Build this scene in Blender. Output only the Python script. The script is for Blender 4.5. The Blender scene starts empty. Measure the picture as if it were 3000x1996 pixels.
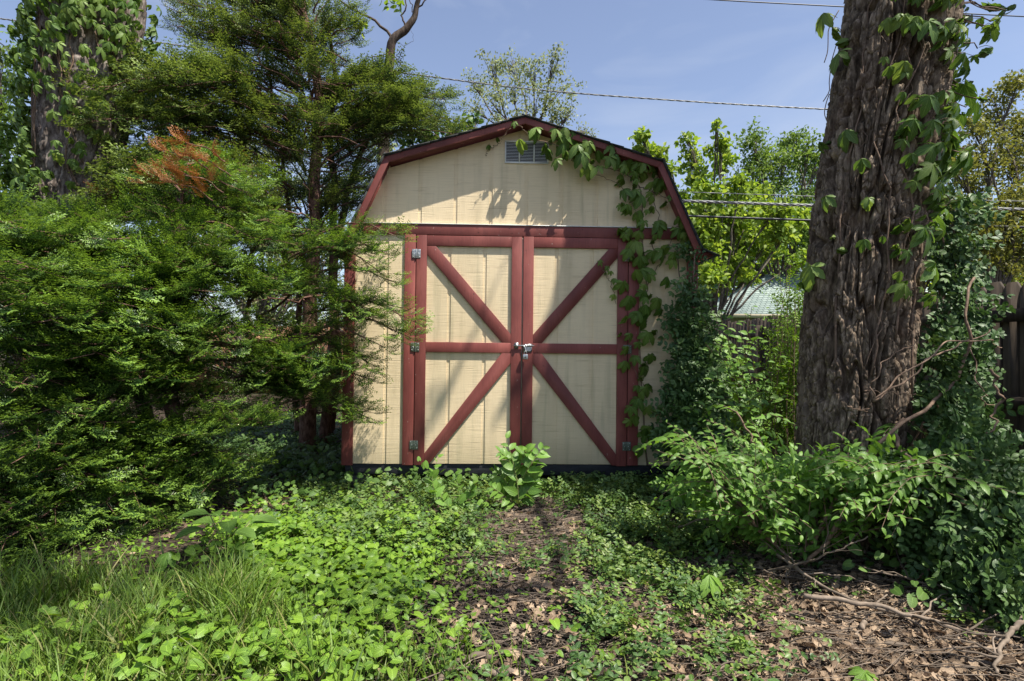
import bpy, math
import numpy as np
from math import radians, sin, cos, pi
rng = np.random.default_rng(11)
U = rng.uniform
S = bpy.context.scene
COL = S.collection

# ------------------------------------------------------------------ camera
CAM = np.array([-0.2264, -4.9977, 0.991]); YAW, PITCH, ROLL, FPX = 0.0284, 0.0149, 0.0113, 1697.945
_f = np.array([sin(YAW)*cos(PITCH), cos(YAW)*cos(PITCH), sin(PITCH)])
_r = np.cross(_f, [0, 0, 1]); _r /= np.linalg.norm(_r); _u = np.cross(_r, _f)
R_, U_ = _r*cos(ROLL)+_u*sin(ROLL), _u*cos(ROLL)-_r*sin(ROLL)
cd = bpy.data.cameras.new('camera'); cam = bpy.data.objects.new('camera', cd); COL.objects.link(cam)
cd.sensor_width = 36; cd.lens = FPX/3000*36; cd.clip_start = .05; cd.clip_end = 2000
from mathutils import Matrix, Vector
M = Matrix(((R_[0], U_[0], -_f[0], CAM[0]), (R_[1], U_[1], -_f[1], CAM[1]), (R_[2], U_[2], -_f[2], CAM[2]), (0, 0, 0, 1)))
cam.matrix_world = M
S.camera = cam

# ------------------------------------------------------------------ sun, sky, exposure
SUN = np.array([1.4, -1.0, 3.16]); SUN /= np.linalg.norm(SUN)
sl = bpy.data.lights.new('sun', 'SUN'); sl.energy = 5.0; sl.angle = radians(.53); sl.color = (1, .94, .84)
so = bpy.data.objects.new('sun', sl); COL.objects.link(so)
so.rotation_euler = Vector(SUN).to_track_quat('Z', 'Y').to_euler()
wd = bpy.data.worlds.new('World'); wd.cycles.sampling_method = 'MANUAL'; wd.cycles.sample_map_resolution = 512; S.world = wd; wd.use_nodes = True
nt = wd.node_tree
bg = nt.nodes['Background']; sk = nt.nodes.new('ShaderNodeTexSky'); sk.sky_type = 'NISHITA'; sk.sun_disc = False
sk.sun_elevation = math.asin(SUN[2]); sk.sun_rotation = math.atan2(SUN[0], SUN[1])
sk.air_density = 1.0; sk.dust_density = .8; sk.ozone_density = 2.8
hz = nt.nodes.new('ShaderNodeHueSaturation'); hz.inputs['Hue'].default_value = .506; hz.inputs['Saturation'].default_value = .84; hz.inputs['Value'].default_value = .96; nt.links.new(sk.outputs[0], hz.inputs['Color'])
tcw = nt.nodes.new('ShaderNodeTexCoord'); mpw = nt.nodes.new('ShaderNodeMapping'); mpw.inputs['Scale'].default_value = (1.2, 1.2, 4.5); nt.links.new(tcw.outputs['Generated'], mpw.inputs[0])
cn = nt.nodes.new('ShaderNodeTexNoise'); cn.inputs['Scale'].default_value = 2.2; cn.inputs['Detail'].default_value = 7; cn.inputs['Distortion'].default_value = .6; nt.links.new(mpw.outputs[0], cn.inputs[0])
cr_ = nt.nodes.new('ShaderNodeValToRGB'); cr_.color_ramp.elements[0].position = .45; cr_.color_ramp.elements[1].position = .8; cr_.color_ramp.elements[1].color = (.55, .55, .55, 1); nt.links.new(cn.outputs['Fac'], cr_.inputs[0])
cm = nt.nodes.new('ShaderNodeMix'); cm.data_type = 'RGBA'; nt.links.new(cr_.outputs[0], cm.inputs[0]); nt.links.new(hz.outputs[0], cm.inputs[6]); cm.inputs[7].default_value = (3.2, 3.6, 4.4, 1)
nt.links.new(cm.outputs[2], bg.inputs[0]); bg.inputs[1].default_value = .105
S.view_settings.view_transform = 'Standard'; S.view_settings.look = 'None'
S.view_settings.exposure = .95; S.view_settings.gamma = 1
S.cycles.use_denoising = True; S.cycles.denoising_prefilter = 'NONE'
S.cycles.max_bounces = 6; S.cycles.transparent_max_bounces = 6
S.cycles.sample_clamp_indirect = 6

# ------------------------------------------------------------------ placement helpers
def ray(px, py):                                 # photo measured on a 2357-wide print
    a, b = (px*3000/2357-1500)/FPX, -(py*3000/2357-998)/FPX
    return _f + a*R_ + b*U_
def WY(px, py, Y):                                # point on the vertical plane y=Y
    d = ray(px, py); return CAM + d*(Y-CAM[1])/d[1]
def WD(px, py, dist):                             # point at depth dist
    return CAM + ray(px, py)*dist
GZ = -.2
def H(x, y):
    x = np.asarray(x, float); y = np.asarray(y, float)
    h = .025*np.sin(1.3*x+.7)*np.cos(1.1*y) + .012*np.sin(3.7*x+2*y) + .01*np.sin(5.1*y-2.3*x)
    h = h + .16*np.exp(-(((x-2.7)/.9)**2+((y+1.3)/.9)**2))
    return GZ + h*np.exp(-((x*x+y*y)/400.))
def WG(px, py):
    d = ray(px, py); p = CAM + d*(GZ-CAM[2])/d[2]
    return np.array([p[0], p[1], H(p[0], p[1])])
def inv(P):                                      # world -> 2357-wide print
    d = np.atleast_2d(P)-CAM; z = d@_f
    return np.stack([(1500+FPX*(d@R_)/z)*2357/3000, (998-FPX*(d@U_)/z)*2357/3000], 1)

# ------------------------------------------------------------------ noise in numpy
def hsh(i, j, s=0):
    n = np.sin(i*127.1+j*311.7+s*74.7)*43758.5453
    return n-np.floor(n)
def vnoise(x, y, s=0):
    xi, yi = np.floor(x), np.floor(y); fx, fy = x-xi, y-yi
    fx = fx*fx*(3-2*fx); fy = fy*fy*(3-2*fy)
    a, b, c, d = hsh(xi, yi, s), hsh(xi+1, yi, s), hsh(xi, yi+1, s), hsh(xi+1, yi+1, s)
    return (a*(1-fx)+b*fx)*(1-fy)+(c*(1-fx)+d*fx)*fy
def fbm(x, y, s=0, o=4):
    t = 0; a = .5
    for k in range(o): t = t+a*vnoise(x, y, s+k); x, y, a = x*2.03, y*2.03, a*.5
    return t
def worley(x, y, s=0):
    xi, yi = np.floor(x), np.floor(y); f1 = np.full(x.shape, 9.); f2 = f1.copy(); cid = f1*0
    for a in (-1, 0, 1):
        for b in (-1, 0, 1):
            cx, cy = xi+a, yi+b
            d = np.hypot(cx+.1+.8*hsh(cx, cy, s)-x, cy+.1+.8*hsh(cx, cy, s+5)-y)
            n = d < f1
            f2 = np.where(n, f1, np.minimum(f2, d)); cid = np.where(n, hsh(cx, cy, s+9), cid); f1 = np.where(n, d, f1)
    return f1, f2, cid

# ------------------------------------------------------------------ mesh helpers
def tag(o, label=None, cat=None, group=None, kind=None):
    for k, v in (('label', label), ('category', cat), ('group', group), ('kind', kind)):
        if v: o[k] = v
    return o
def empty(name, loc, label=None, cat=None, group=None):
    o = bpy.data.objects.new(name, None); o.location = [float(c) for c in loc]; COL.objects.link(o); o.empty_display_size = .1
    return tag(o, label, cat, group)
class MB:
    def __init__(s): s.v = []; s.f3 = []; s.f4 = []; s.a = []; s.n = 0
    def add(s, V, F, A=None):
        V = np.asarray(V, float).reshape(-1, 3); n = len(V)
        s.v.append(V); s.a.append(np.zeros((n, 3)) if A is None else np.asarray(A, float))
        if isinstance(F, np.ndarray): F = [F]
        else:
            t = [f for f in F if len(f) == 3]; q = [f for f in F if len(f) == 4]; F = []
            if t: F.append(np.array(t))
            if q: F.append(np.array(q))
            assert True
        for f in F:
            (s.f3 if f.shape[1] == 3 else s.f4).append(f+s.n)
        s.n += n; return s
    def box(s, a, b, jit=0):
        (x0, y0, z0), (x1, y1, z1) = a, b
        V = [(x0, y0, z0), (x1, y0, z0), (x1, y1, z0), (x0, y1, z0), (x0, y0, z1), (x1, y0, z1), (x1, y1, z1), (x0, y1, z1)]
        return s.add(V, [(0, 3, 2, 1), (4, 5, 6, 7), (0, 1, 5, 4), (1, 2, 6, 5), (2, 3, 7, 6), (3, 0, 4, 7)], np.tile([0, 0, U(0, 1)], (8, 1)))
    def prism(s, poly, y0, y1):                   # polygon (x,z), counter-clockwise seen from -y, extruded in y
        n = len(poly)
        V = [(x, y0, z) for x, z in poly]+[(x, y1, z) for x, z in poly]
        F = [(0, i, i+1) for i in range(1, n-1)]+[(n, n+i+1, n+i) for i in range(1, n-1)]
        F += [(i, n+i, n+(i+1) % n, (i+1) % n) for i in range(n)]
        return s.add(V, F)
    def tube(s, P, r, n=6, cap=True, A=None):
        P = np.asarray(P, float); m = len(P); r = np.broadcast_to(np.asarray(r, float), (m,))
        T = np.gradient(P, axis=0); T /= np.linalg.norm(T, axis=1)[:, None]+1e-9
        ref = np.array([0, 0, 1.]) if abs(T[:, 2]).mean() < .8 else np.array([1., 0, 0])
        B = np.cross(T, ref); B /= np.linalg.norm(B, axis=1)[:, None]+1e-9; N = np.cross(B, T)
        t = np.linspace(0, 2*pi, n, endpoint=False)
        V = P[:, None]+r[:, None, None]*(np.cos(t)[None, :, None]*N[:, None]+np.sin(t)[None, :, None]*B[:, None])
        i = np.arange(m-1)[:, None]*n; j = np.arange(n)[None]; k = (j+1) % n
        F = np.stack([i+j, i+k, i+n+k, i+n+j], -1).reshape(-1, 4)
        AA = np.zeros((m*n, 3)); AA[:, 2] = U(0, 1); AA[:, 0] = np.repeat(np.arange(m)/max(m-1, 1), n)
        s.add(V.reshape(-1, 3), F, AA)
        if cap and n > 3:
            c = [P[0], P[-1]]; b = s.n-m*n
            s.v.append(np.array(c)); s.a.append(np.zeros((2, 3)))
            c0, c1 = s.n, s.n+1; s.n += 2
            j = np.arange(n); k = (j+1) % n
            s.f3.append(np.stack([b+k, b+j, np.full(n, c0)], 1)); s.f3.append(np.stack([b+(m-1)*n+j, b+(m-1)*n+k, np.full(n, c1)], 1))
        return s
    def inst(s, T, loc, X, Z, sc, rnd=None):      # many copies of a template: X = axis, Z = face normal
        V, F3, F4, A = T
        loc = np.atleast_2d(loc); N = len(loc)
        if N == 0: return s
        X = np.broadcast_to(np.asarray(X, float), (N, 3)).copy(); Z = np.broadcast_to(np.asarray(Z, float), (N, 3)).copy()
        X /= np.linalg.norm(X, axis=1)[:, None]+1e-9
        Z = Z-X*(X*Z).sum(1)[:, None]; Z /= np.linalg.norm(Z, axis=1)[:, None]+1e-9
        Y = np.cross(Z, X); sc = np.asarray(sc, float)
        if sc.ndim < 2: sc = np.broadcast_to(sc, (N,))[:, None]*np.ones(3)
        Mx = np.stack([X, Y, Z], 1)                # rows
        P = np.einsum('nk,Nk,Nkj->Nnj', V, sc, Mx)+loc[:, None]
        n = len(V)
        if rnd is None: rnd = U(0, 1, N)
        AA = np.broadcast_to(A, (N, n, 3)).copy(); AA[:, :, 2] = rnd[:, None]
        off = (np.arange(N)*n)[:, None, None]
        if len(F3): s.f3.append((F3[None]+off).reshape(-1, 3)+s.n)
        if len(F4): s.f4.append((F4[None]+off).reshape(-1, 4)+s.n)
        s.v.append(P.reshape(-1, 3)); s.a.append(AA.reshape(-1, 3)); s.n += N*n
        return s
    def build(s, name, mat, parent=None, smooth=False, bevel=0):
        V = np.concatenate(s.v); A = np.concatenate(s.a)
        F3 = np.concatenate(s.f3) if s.f3 else np.zeros((0, 3), int); F4 = np.concatenate(s.f4) if s.f4 else np.zeros((0, 4), int)
        if parent is not None: V = V-np.array(wloc(parent))
        me = bpy.data.meshes.new(name); me.vertices.add(len(V)); me.vertices.foreach_set('co', V.astype('f').ravel())
        L = np.concatenate([F3.ravel(), F4.ravel()]).astype('i'); me.loops.add(len(L)); me.loops.foreach_set('vertex_index', L)
        st = np.concatenate([np.arange(len(F3))*3, len(F3)*3+np.arange(len(F4))*4]).astype('i')
        me.polygons.add(len(st)); me.polygons.foreach_set('loop_start', st)
        if smooth: me.polygons.foreach_set('use_smooth', np.ones(len(st), bool))
        at = me.attributes.new('luv', 'FLOAT_VECTOR', 'POINT'); at.data.foreach_set('vector', A.astype('f').ravel())
        me.update(calc_edges=True)
        me.materials.append(mat)
        o = bpy.data.objects.new(name, me); COL.objects.link(o)
        if parent is not None: o.parent = parent
        if bevel:
            b = o.modifiers.new('edge', 'BEVEL'); b.width = bevel; b.segments = 2; b.limit_method = 'ANGLE'
        return o
def wloc(o):
    p = np.array(o.location)
    while o.parent is not None: o = o.parent; p = p+np.array(o.location)
    return p

# ------------------------------------------------------------------ materials
def nodes(name):
    m = bpy.data.materials.new(name); m.use_nodes = True; t = m.node_tree
    return m, t, t.nodes, t.links, t.nodes['Principled BSDF']
def N(t, typ, **k):
    n = t.nodes.new('ShaderNode'+typ)
    for a, v in k.items():
        if a.startswith('i_'): n.inputs[a[2:].replace('_', ' ')].default_value = v
        else: setattr(n, a, v)
    return n
def ramp(t, src, stops):
    r = t.nodes.new('ShaderNodeValToRGB'); e = r.color_ramp.elements
    while len(e) < len(stops): e.new(.5)
    for q, (p, c) in zip(e, stops): q.position = p; q.color = (*c, 1) if len(c) == 3 else c
    t.links.new(src, r.inputs[0]); return r
def mixc(t, fac, a, b, mode='MIX'):
    m = t.nodes.new('ShaderNodeMix'); m.data_type = 'RGBA'; m.blend_type = mode
    for s, v in ((0, fac), (6, a), (7, b)):
        if hasattr(v, 'is_linked'): t.links.new(v, m.inputs[s])
        else: m.inputs[s].default_value = v if s == 0 else (*v, 1)
    return m.outputs[2]
def math_(t, op, a, b=None, c=None):
    m = t.nodes.new('ShaderNodeMath'); m.operation = op
    for i, v in enumerate((a, b, c)):
        if v is None: continue
        if hasattr(v, 'is_linked'): t.links.new(v, m.inputs[i])
        else: m.inputs[i].default_value = v
    return m.outputs[0]

def leaf_mat(name, cols, rough=.45, transl=.35, vein=0., spec=.4, tipc=None, tcol=None, bend=0):
    m, t, n, l, bs = nodes(name)
    at = N(t, 'Attribute', attribute_name='luv'); sp = N(t, 'SeparateXYZ'); l.new(at.outputs['Vector'], sp.inputs[0])
    stops = [(i/(len(cols)-1) if len(cols) > 1 else 0, c) for i, c in enumerate(cols)]
    c = ramp(t, sp.outputs[2], stops).outputs[0]
    if tipc:
        c = mixc(t, sp.outputs[1], c, tipc)
    geo = N(t, 'NewGeometry'); nz = N(t, 'TexNoise'); nz.inputs['Scale'].default_value = 1.7; l.new(geo.outputs['Position'], nz.inputs['Vector'])
    hs = N(t, 'HueSaturation'); l.new(c, hs.inputs['Color'])
    v = math_(t, 'MULTIPLY_ADD', nz.outputs['Fac'], .9, .55); l.new(v, hs.inputs['Value']); c = hs.outputs[0]
    if vein:
        av = math_(t, 'ABSOLUTE', sp.outputs[1])
        w = math_(t, 'SINE', math_(t, 'MULTIPLY', math_(t, 'SUBTRACT', sp.outputs[0], math_(t, 'MULTIPLY', av, .35)), 42.))
        w = math_(t, 'MULTIPLY', math_(t, 'MAXIMUM', math_(t, 'SUBTRACT', w, .55), 0.), 1.3)
        mid = math_(t, 'LESS_THAN', av, .07)
        k = math_(t, 'MULTIPLY', math_(t, 'MAXIMUM', w, mid), vein)
        c = mixc(t, k, c, tuple(min(1, x*1.9+.02) for x in cols[-1]))
        bp = N(t, 'Bump'); bp.inputs['Strength'].default_value = .35; bp.inputs['Distance'].default_value = .004
        l.new(w, bp.inputs['Height']); l.new(bp.outputs[0], bs.inputs['Normal'])
    l.new(c, bs.inputs['Base Color']); bs.inputs['Roughness'].default_value = rough
    bs.inputs['Specular IOR Level'].default_value = spec
    if transl:
        tr = N(t, 'BsdfTranslucent'); hs2 = N(t, 'HueSaturation'); hs2.inputs['Saturation'].default_value = 1.1; hs2.inputs['Value'].default_value = 1.5
        hs2.inputs['Hue'].default_value = .488
        l.new(c, hs2.inputs['Color']); l.new(hs2.outputs[0], tr.inputs[0])
        mx = N(t, 'MixShader'); mx.inputs[0].default_value = transl
        l.new(bs.outputs[0], mx.inputs[1]); l.new(tr.outputs[0], mx.inputs[2]); l.new(mx.outputs[0], n['Material Output'].inputs[0])
    return m

def noise_mat(name, cols, scale=8, stretch=(1, 1, 1), rough=.8, bump=.3, bdist=.01, detail=6, spec=.3, metal=0, rndvar=0):
    m, t, n, l, bs = nodes(name)
    geo = N(t, 'NewGeometry'); mp = N(t, 'Mapping'); mp.inputs['Scale'].default_value = stretch
    l.new(geo.outputs['Position'], mp.inputs[0])
    nz = N(t, 'TexNoise'); nz.inputs['Scale'].default_value = scale; nz.inputs['Detail'].default_value = detail
    l.new(mp.outputs[0], nz.inputs['Vector'])
    c = ramp(t, nz.outputs['Fac'], [(.25+.5*i/max(len(cols)-1, 1), q) for i, q in enumerate(cols)]).outputs[0]
    if rndvar:
        at = N(t, 'Attribute', attribute_name='luv'); sp = N(t, 'SeparateXYZ'); l.new(at.outputs['Vector'], sp.inputs[0])
        hs = N(t, 'HueSaturation'); l.new(c, hs.inputs['Color']); l.new(math_(t, 'MULTIPLY_ADD', sp.outputs[2], rndvar, 1-rndvar/2), hs.inputs['Value']); c = hs.outputs[0]
    l.new(c, bs.inputs['Base Color']); bs.inputs['Roughness'].default_value = rough; bs.inputs['Metallic'].default_value = metal
    bs.inputs['Specular IOR Level'].default_value = spec
    if bump:
        bp = N(t, 'Bump'); bp.inputs['Strength'].default_value = bump; bp.inputs['Distance'].default_value = bdist
        l.new(nz.outputs['Fac'], bp.inputs['Height']); l.new(bp.outputs[0], bs.inputs['Normal'])
    return m

def siding_mat():
    m, t, n, l, bs = nodes('cream_siding')
    geo = N(t, 'NewGeometry')
    def nz(scale, st, det=5, seed=0):
        mp = N(t, 'Mapping'); mp.inputs['Scale'].default_value = st; mp.inputs['Location'].default_value = (seed, seed*2, seed)
        l.new(geo.outputs['Position'], mp.inputs[0]); x = N(t, 'TexNoise'); x.inputs['Scale'].default_value = scale; x.inputs['Detail'].default_value = det
        l.new(mp.outputs[0], x.inputs['Vector']); return x.outputs['Fac']
    saw = nz(1, (4, 4, 230), 3)                    # rough-sawn lines running across the boards
    grain = nz(1, (120, 120, 14), 3, 3)
    big = nz(1.6, (1, 1, .6), 4, 7)
    base = ramp(t, big, [(.3, (.66, .53, .33)), (.7, (.78, .635, .415))]).outputs[0]
    cr = ramp(t, nz(1, (3, 3, 120), 3, 11), [(.63, (0, 0, 0)), (.70, (1, 1, 1))]).outputs[0]     # saw cracks: dirt, plus lost relief shading put into the colour
    c = mixc(t, math_(t, 'MULTIPLY', cr, .42), base, (.25, .18, .10))
    spots = ramp(t, nz(38, (1, 1, .7), 3, 19), [(.72, (0, 0, 0)), (.76, (1, 1, 1))]).outputs[0]
    msk = ramp(t, nz(1.3, (1, 1, 1), 2, 31), [(.5, (0, 0, 0)), (.62, (1, 1, 1))]).outputs[0]
    c = mixc(t, math_(t, 'MULTIPLY', math_(t, 'MULTIPLY', spots, msk), .55), c, (.14, .10, .06))
    sp = N(t, 'SeparateXYZ'); l.new(geo.outputs['Position'], sp.inputs[0])
    drt = math_(t, 'MULTIPLY', math_(t, 'SUBTRACT', 1., math_(t, 'MULTIPLY', sp.outputs[2], 4.)), big)     # splashed soil near the sill
    drt = math_(t, 'MAXIMUM', drt, 0.)
    c = mixc(t, math_(t, 'MULTIPLY', drt, .85), c, (.24, .21, .12))
    stn = ramp(t, nz(1, (9, 9, .8), 5, 41), [(.52, (0, 0, 0)), (.75, (1, 1, 1))]).outputs[0]
    c = mixc(t, math_(t, 'MULTIPLY', stn, .32), c, (.33, .27, .16))
    mil = ramp(t, nz(1, (14, 14, 1.1), 4, 53), [(.56, (0, 0, 0)), (.7, (1, 1, 1))]).outputs[0]
    c = mixc(t, math_(t, 'MULTIPLY', mil, .28), c, (.22, .22, .13))
    lines = ramp(t, saw, [(.40, (1, 1, 1)), (.5, (0, 0, 0))]).outputs[0]
    c = mixc(t, math_(t, 'MULTIPLY', lines, .15), c, (.35, .27, .16))
    l.new(c, bs.inputs['Base Color']); bs.inputs['Roughness'].default_value = .62; bs.inputs['Specular IOR Level'].default_value = .25
    h = math_(t, 'ADD', math_(t, 'MULTIPLY', saw, 1.0), math_(t, 'MULTIPLY', grain, .35))
    h = math_(t, 'SUBTRACT', h, math_(t, 'MULTIPLY', cr, .5))
    bp = N(t, 'Bump'); bp.inputs['Strength'].default_value = .55; bp.inputs['Distance'].default_value = .005
    l.new(h, bp.inputs['Height']); l.new(bp.outputs[0], bs.inputs['Normal'])
    return m
def red_mat():
    m, t, n, l, bs = nodes('barn_red_paint')
    at = N(t, 'Attribute', attribute_name='luv'); sp = N(t, 'SeparateXYZ'); l.new(at.outputs['Vector'], sp.inputs[0])
    tc = N(t, 'TexCoord')
    geo = N(t, 'NewGeometry')
    def nz(scale, st, det=5):
        mp = N(t, 'Mapping'); mp.inputs['Scale'].default_value = st; l.new(geo.outputs['Position'], mp.inputs[0])
        x = N(t, 'TexNoise'); x.inputs['Scale'].default_value = scale; x.inputs['Detail'].default_value = det; l.new(mp.outputs[0], x.inputs['Vector']); return x.outputs['Fac']
    c = ramp(t, nz(4, (1, 1, .5)), [(.3, (.14, .036, .031)), (.5, (.20, .053, .044)), (.72, (.29, .088, .072))]).outputs[0]
    gr = nz(1, (90, 90, 9), 4)
    c = mixc(t, math_(t, 'MULTIPLY', ramp(t, gr, [(.5, (0, 0, 0)), (.75, (1, 1, 1))]).outputs[0], .55), c, (.12, .035, .03))
    vo = N(t, 'TexVoronoi'); vo.inputs['Scale'].default_value = 7; l.new(geo.outputs['Position'], vo.inputs['Vector'])
    kn = ramp(t, vo.outputs['Distance'], [(.03, (1, 1, 1)), (.075, (0, 0, 0))]).outputs[0]
    c = mixc(t, math_(t, 'MULTIPLY', kn, .6), c, (.085, .03, .025))
    sc = ramp(t, nz(45, (1, 1, .6), 3), [(.70, (0, 0, 0)), (.74, (1, 1, 1))]).outputs[0]
    c = mixc(t, math_(t, 'MULTIPLY', sc, .6), c, (.42, .33, .28))
    hs = N(t, 'HueSaturation'); l.new(c, hs.inputs['Color']); l.new(math_(t, 'MULTIPLY_ADD', sp.outputs[2], .3, .85), hs.inputs['Value'])
    l.new(hs.outputs[0], bs.inputs['Base Color']); bs.inputs['Roughness'].default_value = .55; bs.inputs['Specular IOR Level'].default_value = .3
    bp = N(t, 'Bump'); bp.inputs['Strength'].default_value = .35; bp.inputs['Distance'].default_value = .003
    l.new(math_(t, 'ADD', gr, math_(t, 'MULTIPLY', kn, -.6)), bp.inputs['Height']); l.new(bp.outputs[0], bs.inputs['Normal'])
    return m
def bark_mat(name, c0, c1, c2):
    m, t, n, l, bs = nodes(name)
    geo = N(t, 'NewGeometry'); mp = N(t, 'Mapping'); mp.inputs['Scale'].default_value = (1, 1, .35); l.new(geo.outputs['Position'], mp.inputs[0])
    a = N(t, 'TexNoise'); a.inputs['Scale'].default_value = 34; a.inputs['Detail'].default_value = 8; a.inputs['Roughness'].default_value = .7; l.new(mp.outputs[0], a.inputs[0])
    b = N(t, 'TexNoise'); b.inputs['Scale'].default_value = 3.5; b.inputs['Detail'].default_value = 4; l.new(geo.outputs['Position'], b.inputs[0])
    c = ramp(t, a.outputs['Fac'], [(.36, c0), (.5, c1), (.64, c2)]).outputs[0]
    c = mixc(t, math_(t, 'MULTIPLY', ramp(t, b.outputs['Fac'], [(.52, (0, 0, 0)), (.68, (1, 1, 1))]).outputs[0], .3), c, (.10, .055, .035))
    mo = N(t, 'TexNoise'); mo.inputs['Scale'].default_value = 5.5; mo.inputs['Detail'].default_value = 7; l.new(geo.outputs['Position'], mo.inputs[0])
    c = mixc(t, math_(t, 'MULTIPLY', ramp(t, mo.outputs['Fac'], [(.56, (0, 0, 0)), (.68, (1, 1, 1))]).outputs[0], .4), c, tuple(x*1.35+.012 for x in c2))
    l.new(c, bs.inputs['Base Color']); bs.inputs['Roughness'].default_value = .85; bs.inputs['Specular IOR Level'].default_value = .25
    bp = N(t, 'Bump'); bp.inputs['Strength'].default_value = .6; bp.inputs['Distance'].default_value = .008
    l.new(a.outputs['Fac'], bp.inputs['Height']); l.new(bp.outputs[0], bs.inputs['Normal'])
    return m
M_SID = siding_mat(); M_RED = red_mat()
M_GALV = noise_mat('galvanized_steel', [(.30, .31, .31), (.55, .56, .56)], 60, rough=.38, bump=.1, bdist=.002, metal=.85)
M_TARN = noise_mat('tarnished_steel', [(.05, .07, .05), (.22, .25, .20)], 80, rough=.5, bump=.2, bdist=.002, metal=.6)
M_ALU = noise_mat('white_aluminium', [(.70, .70, .69), (.82, .82, .80)], 30, rough=.45, bump=.1, bdist=.002)
M_BLACK = noise_mat('black_painted_timber', [(.010, .011, .014), (.028, .030, .036)], 9, (1, 1, 4), rough=.6, bump=.3)
M_DARK = noise_mat('flat_black', [(.008, .008, .008), (.012, .012, .012)], 5)
M_SHIN = noise_mat('black_asphalt_shingle', [(.02, .022, .022), (.06, .062, .06)], 140, rough=.95, bump=.7, bdist=.004)
M_YEWBARK = bark_mat('yew_bark', (.045, .022, .015), (.12, .062, .045), (.21, .13, .10))
M_OAKBARK = bark_mat('oak_bark', (.040, .029, .019), (.118, .086, .058), (.29, .225, .16))
M_OAKBARK2 = bark_mat('old_trunk_bark', (.045, .033, .027), (.13, .105, .09), (.29, .25, .22))
M_TWIG = noise_mat('dry_twig_bark', [(.075, .058, .043), (.21, .165, .125)], 30, (1, 1, 1), rough=.85, bump=.4, rndvar=.9)
M_VINEST = noise_mat('vine_stem_bark', [(.10, .06, .04), (.23, .16, .11)], 40, rough=.8, bump=.3, rndvar=.5)
M_GSTEM = noise_mat('green_stem', [(.10, .12, .04), (.17, .19, .06)], 20, rough=.6, bump=0, rndvar=.5)
M_FENCE = noise_mat('weathered_fence_wood', [(.022, .017, .013), (.06, .045, .033), (.10, .08, .06)], 4, (6, 6, 1), rough=.85, bump=.4, rndvar=.5)

M_YEW = leaf_mat('yew_needles', [(.014, .042, .012), (.022, .060, .015), (.032, .075, .018)], .42, .3, 0, .4, tipc=(.20, .325, .05))
M_YEWT = leaf_mat('tall_yew_needles', [(.016, .038, .012), (.025, .054, .014), (.045, .062, .018)], .45, .28, 0, .35, tipc=(.22, .30, .06))
M_YEWDEAD = leaf_mat('dead_yew_needles', [(.19, .08, .028), (.37, .17, .06), (.27, .12, .04)], .6, .2)
M_CREEP = leaf_mat('creeper_leaf', [(.065, .135, .024), (.11, .19, .035), (.18, .26, .055)], .42, .36, .35, .32)
M_CREEPD = leaf_mat('trunk_creeper_leaf', [(.055, .115, .02), (.09, .17, .03), (.15, .22, .045)], .42, .38, .4, .35)
M_EUON = leaf_mat('wintercreeper_leaf', [(.026, .066, .017), (.05, .105, .025), (.09, .155, .04)], .45, .15, .4, .35)
M_ELM = leaf_mat('elm_leaf', [(.085, .18, .03), (.12, .24, .035), (.17, .30, .05)], .42, .38, .35, .4)
M_VIOL = leaf_mat('violet_leaf', [(.06, .13, .014), (.11, .21, .02), (.17, .28, .028)], .42, .28, .5, .35)
M_VIOLD = leaf_mat('heart_leaf', [(.04, .09, .016), (.065, .13, .022), (.10, .175, .035)], .45, .25, .4, .35)
M_VINCA = leaf_mat('periwinkle_leaf', [(.028, .075, .018), (.05, .11, .022), (.09, .16, .03), (.15, .21, .04)], .4, .18, .3, .4)
M_GRASS = leaf_mat('grass_blade', [(.045, .09, .014), (.08, .145, .02), (.13, .21, .03), (.13, .21, .03), (.13, .21, .03), (.28, .25, .10)], .5, .3, 0, .3)
M_DEADLEAF = leaf_mat('dead_oak_leaf', [(.08, .052, .034), (.16, .11, .07), (.26, .185, .12), (.40, .30, .205)], .7, .12, .25, .2)
M_TREEL = leaf_mat('bright_tree_leaf', [(.12, .20, .03), (.19, .29, .045), (.30, .38, .07)], .5, .45, 0, .3)
M_TREEM = leaf_mat('mid_tree_leaf', [(.07, .13, .025), (.12, .19, .04), (.17, .25, .055)], .5, .4, 0, .3)
M_TREEP = leaf_mat('pale_tree_leaf', [(.13, .17, .07), (.20, .24, .10), (.30, .33, .16)], .5, .35, 0, .3)
M_TREEB = leaf_mat('olive_tree_leaf', [(.09, .11, .02), (.14, .155, .035), (.20, .20, .05)], .5, .4, 0, .3)
M_LIMB = bark_mat('limb_bark', (.04, .032, .026), (.10, .085, .07), (.18, .155, .13))

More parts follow.
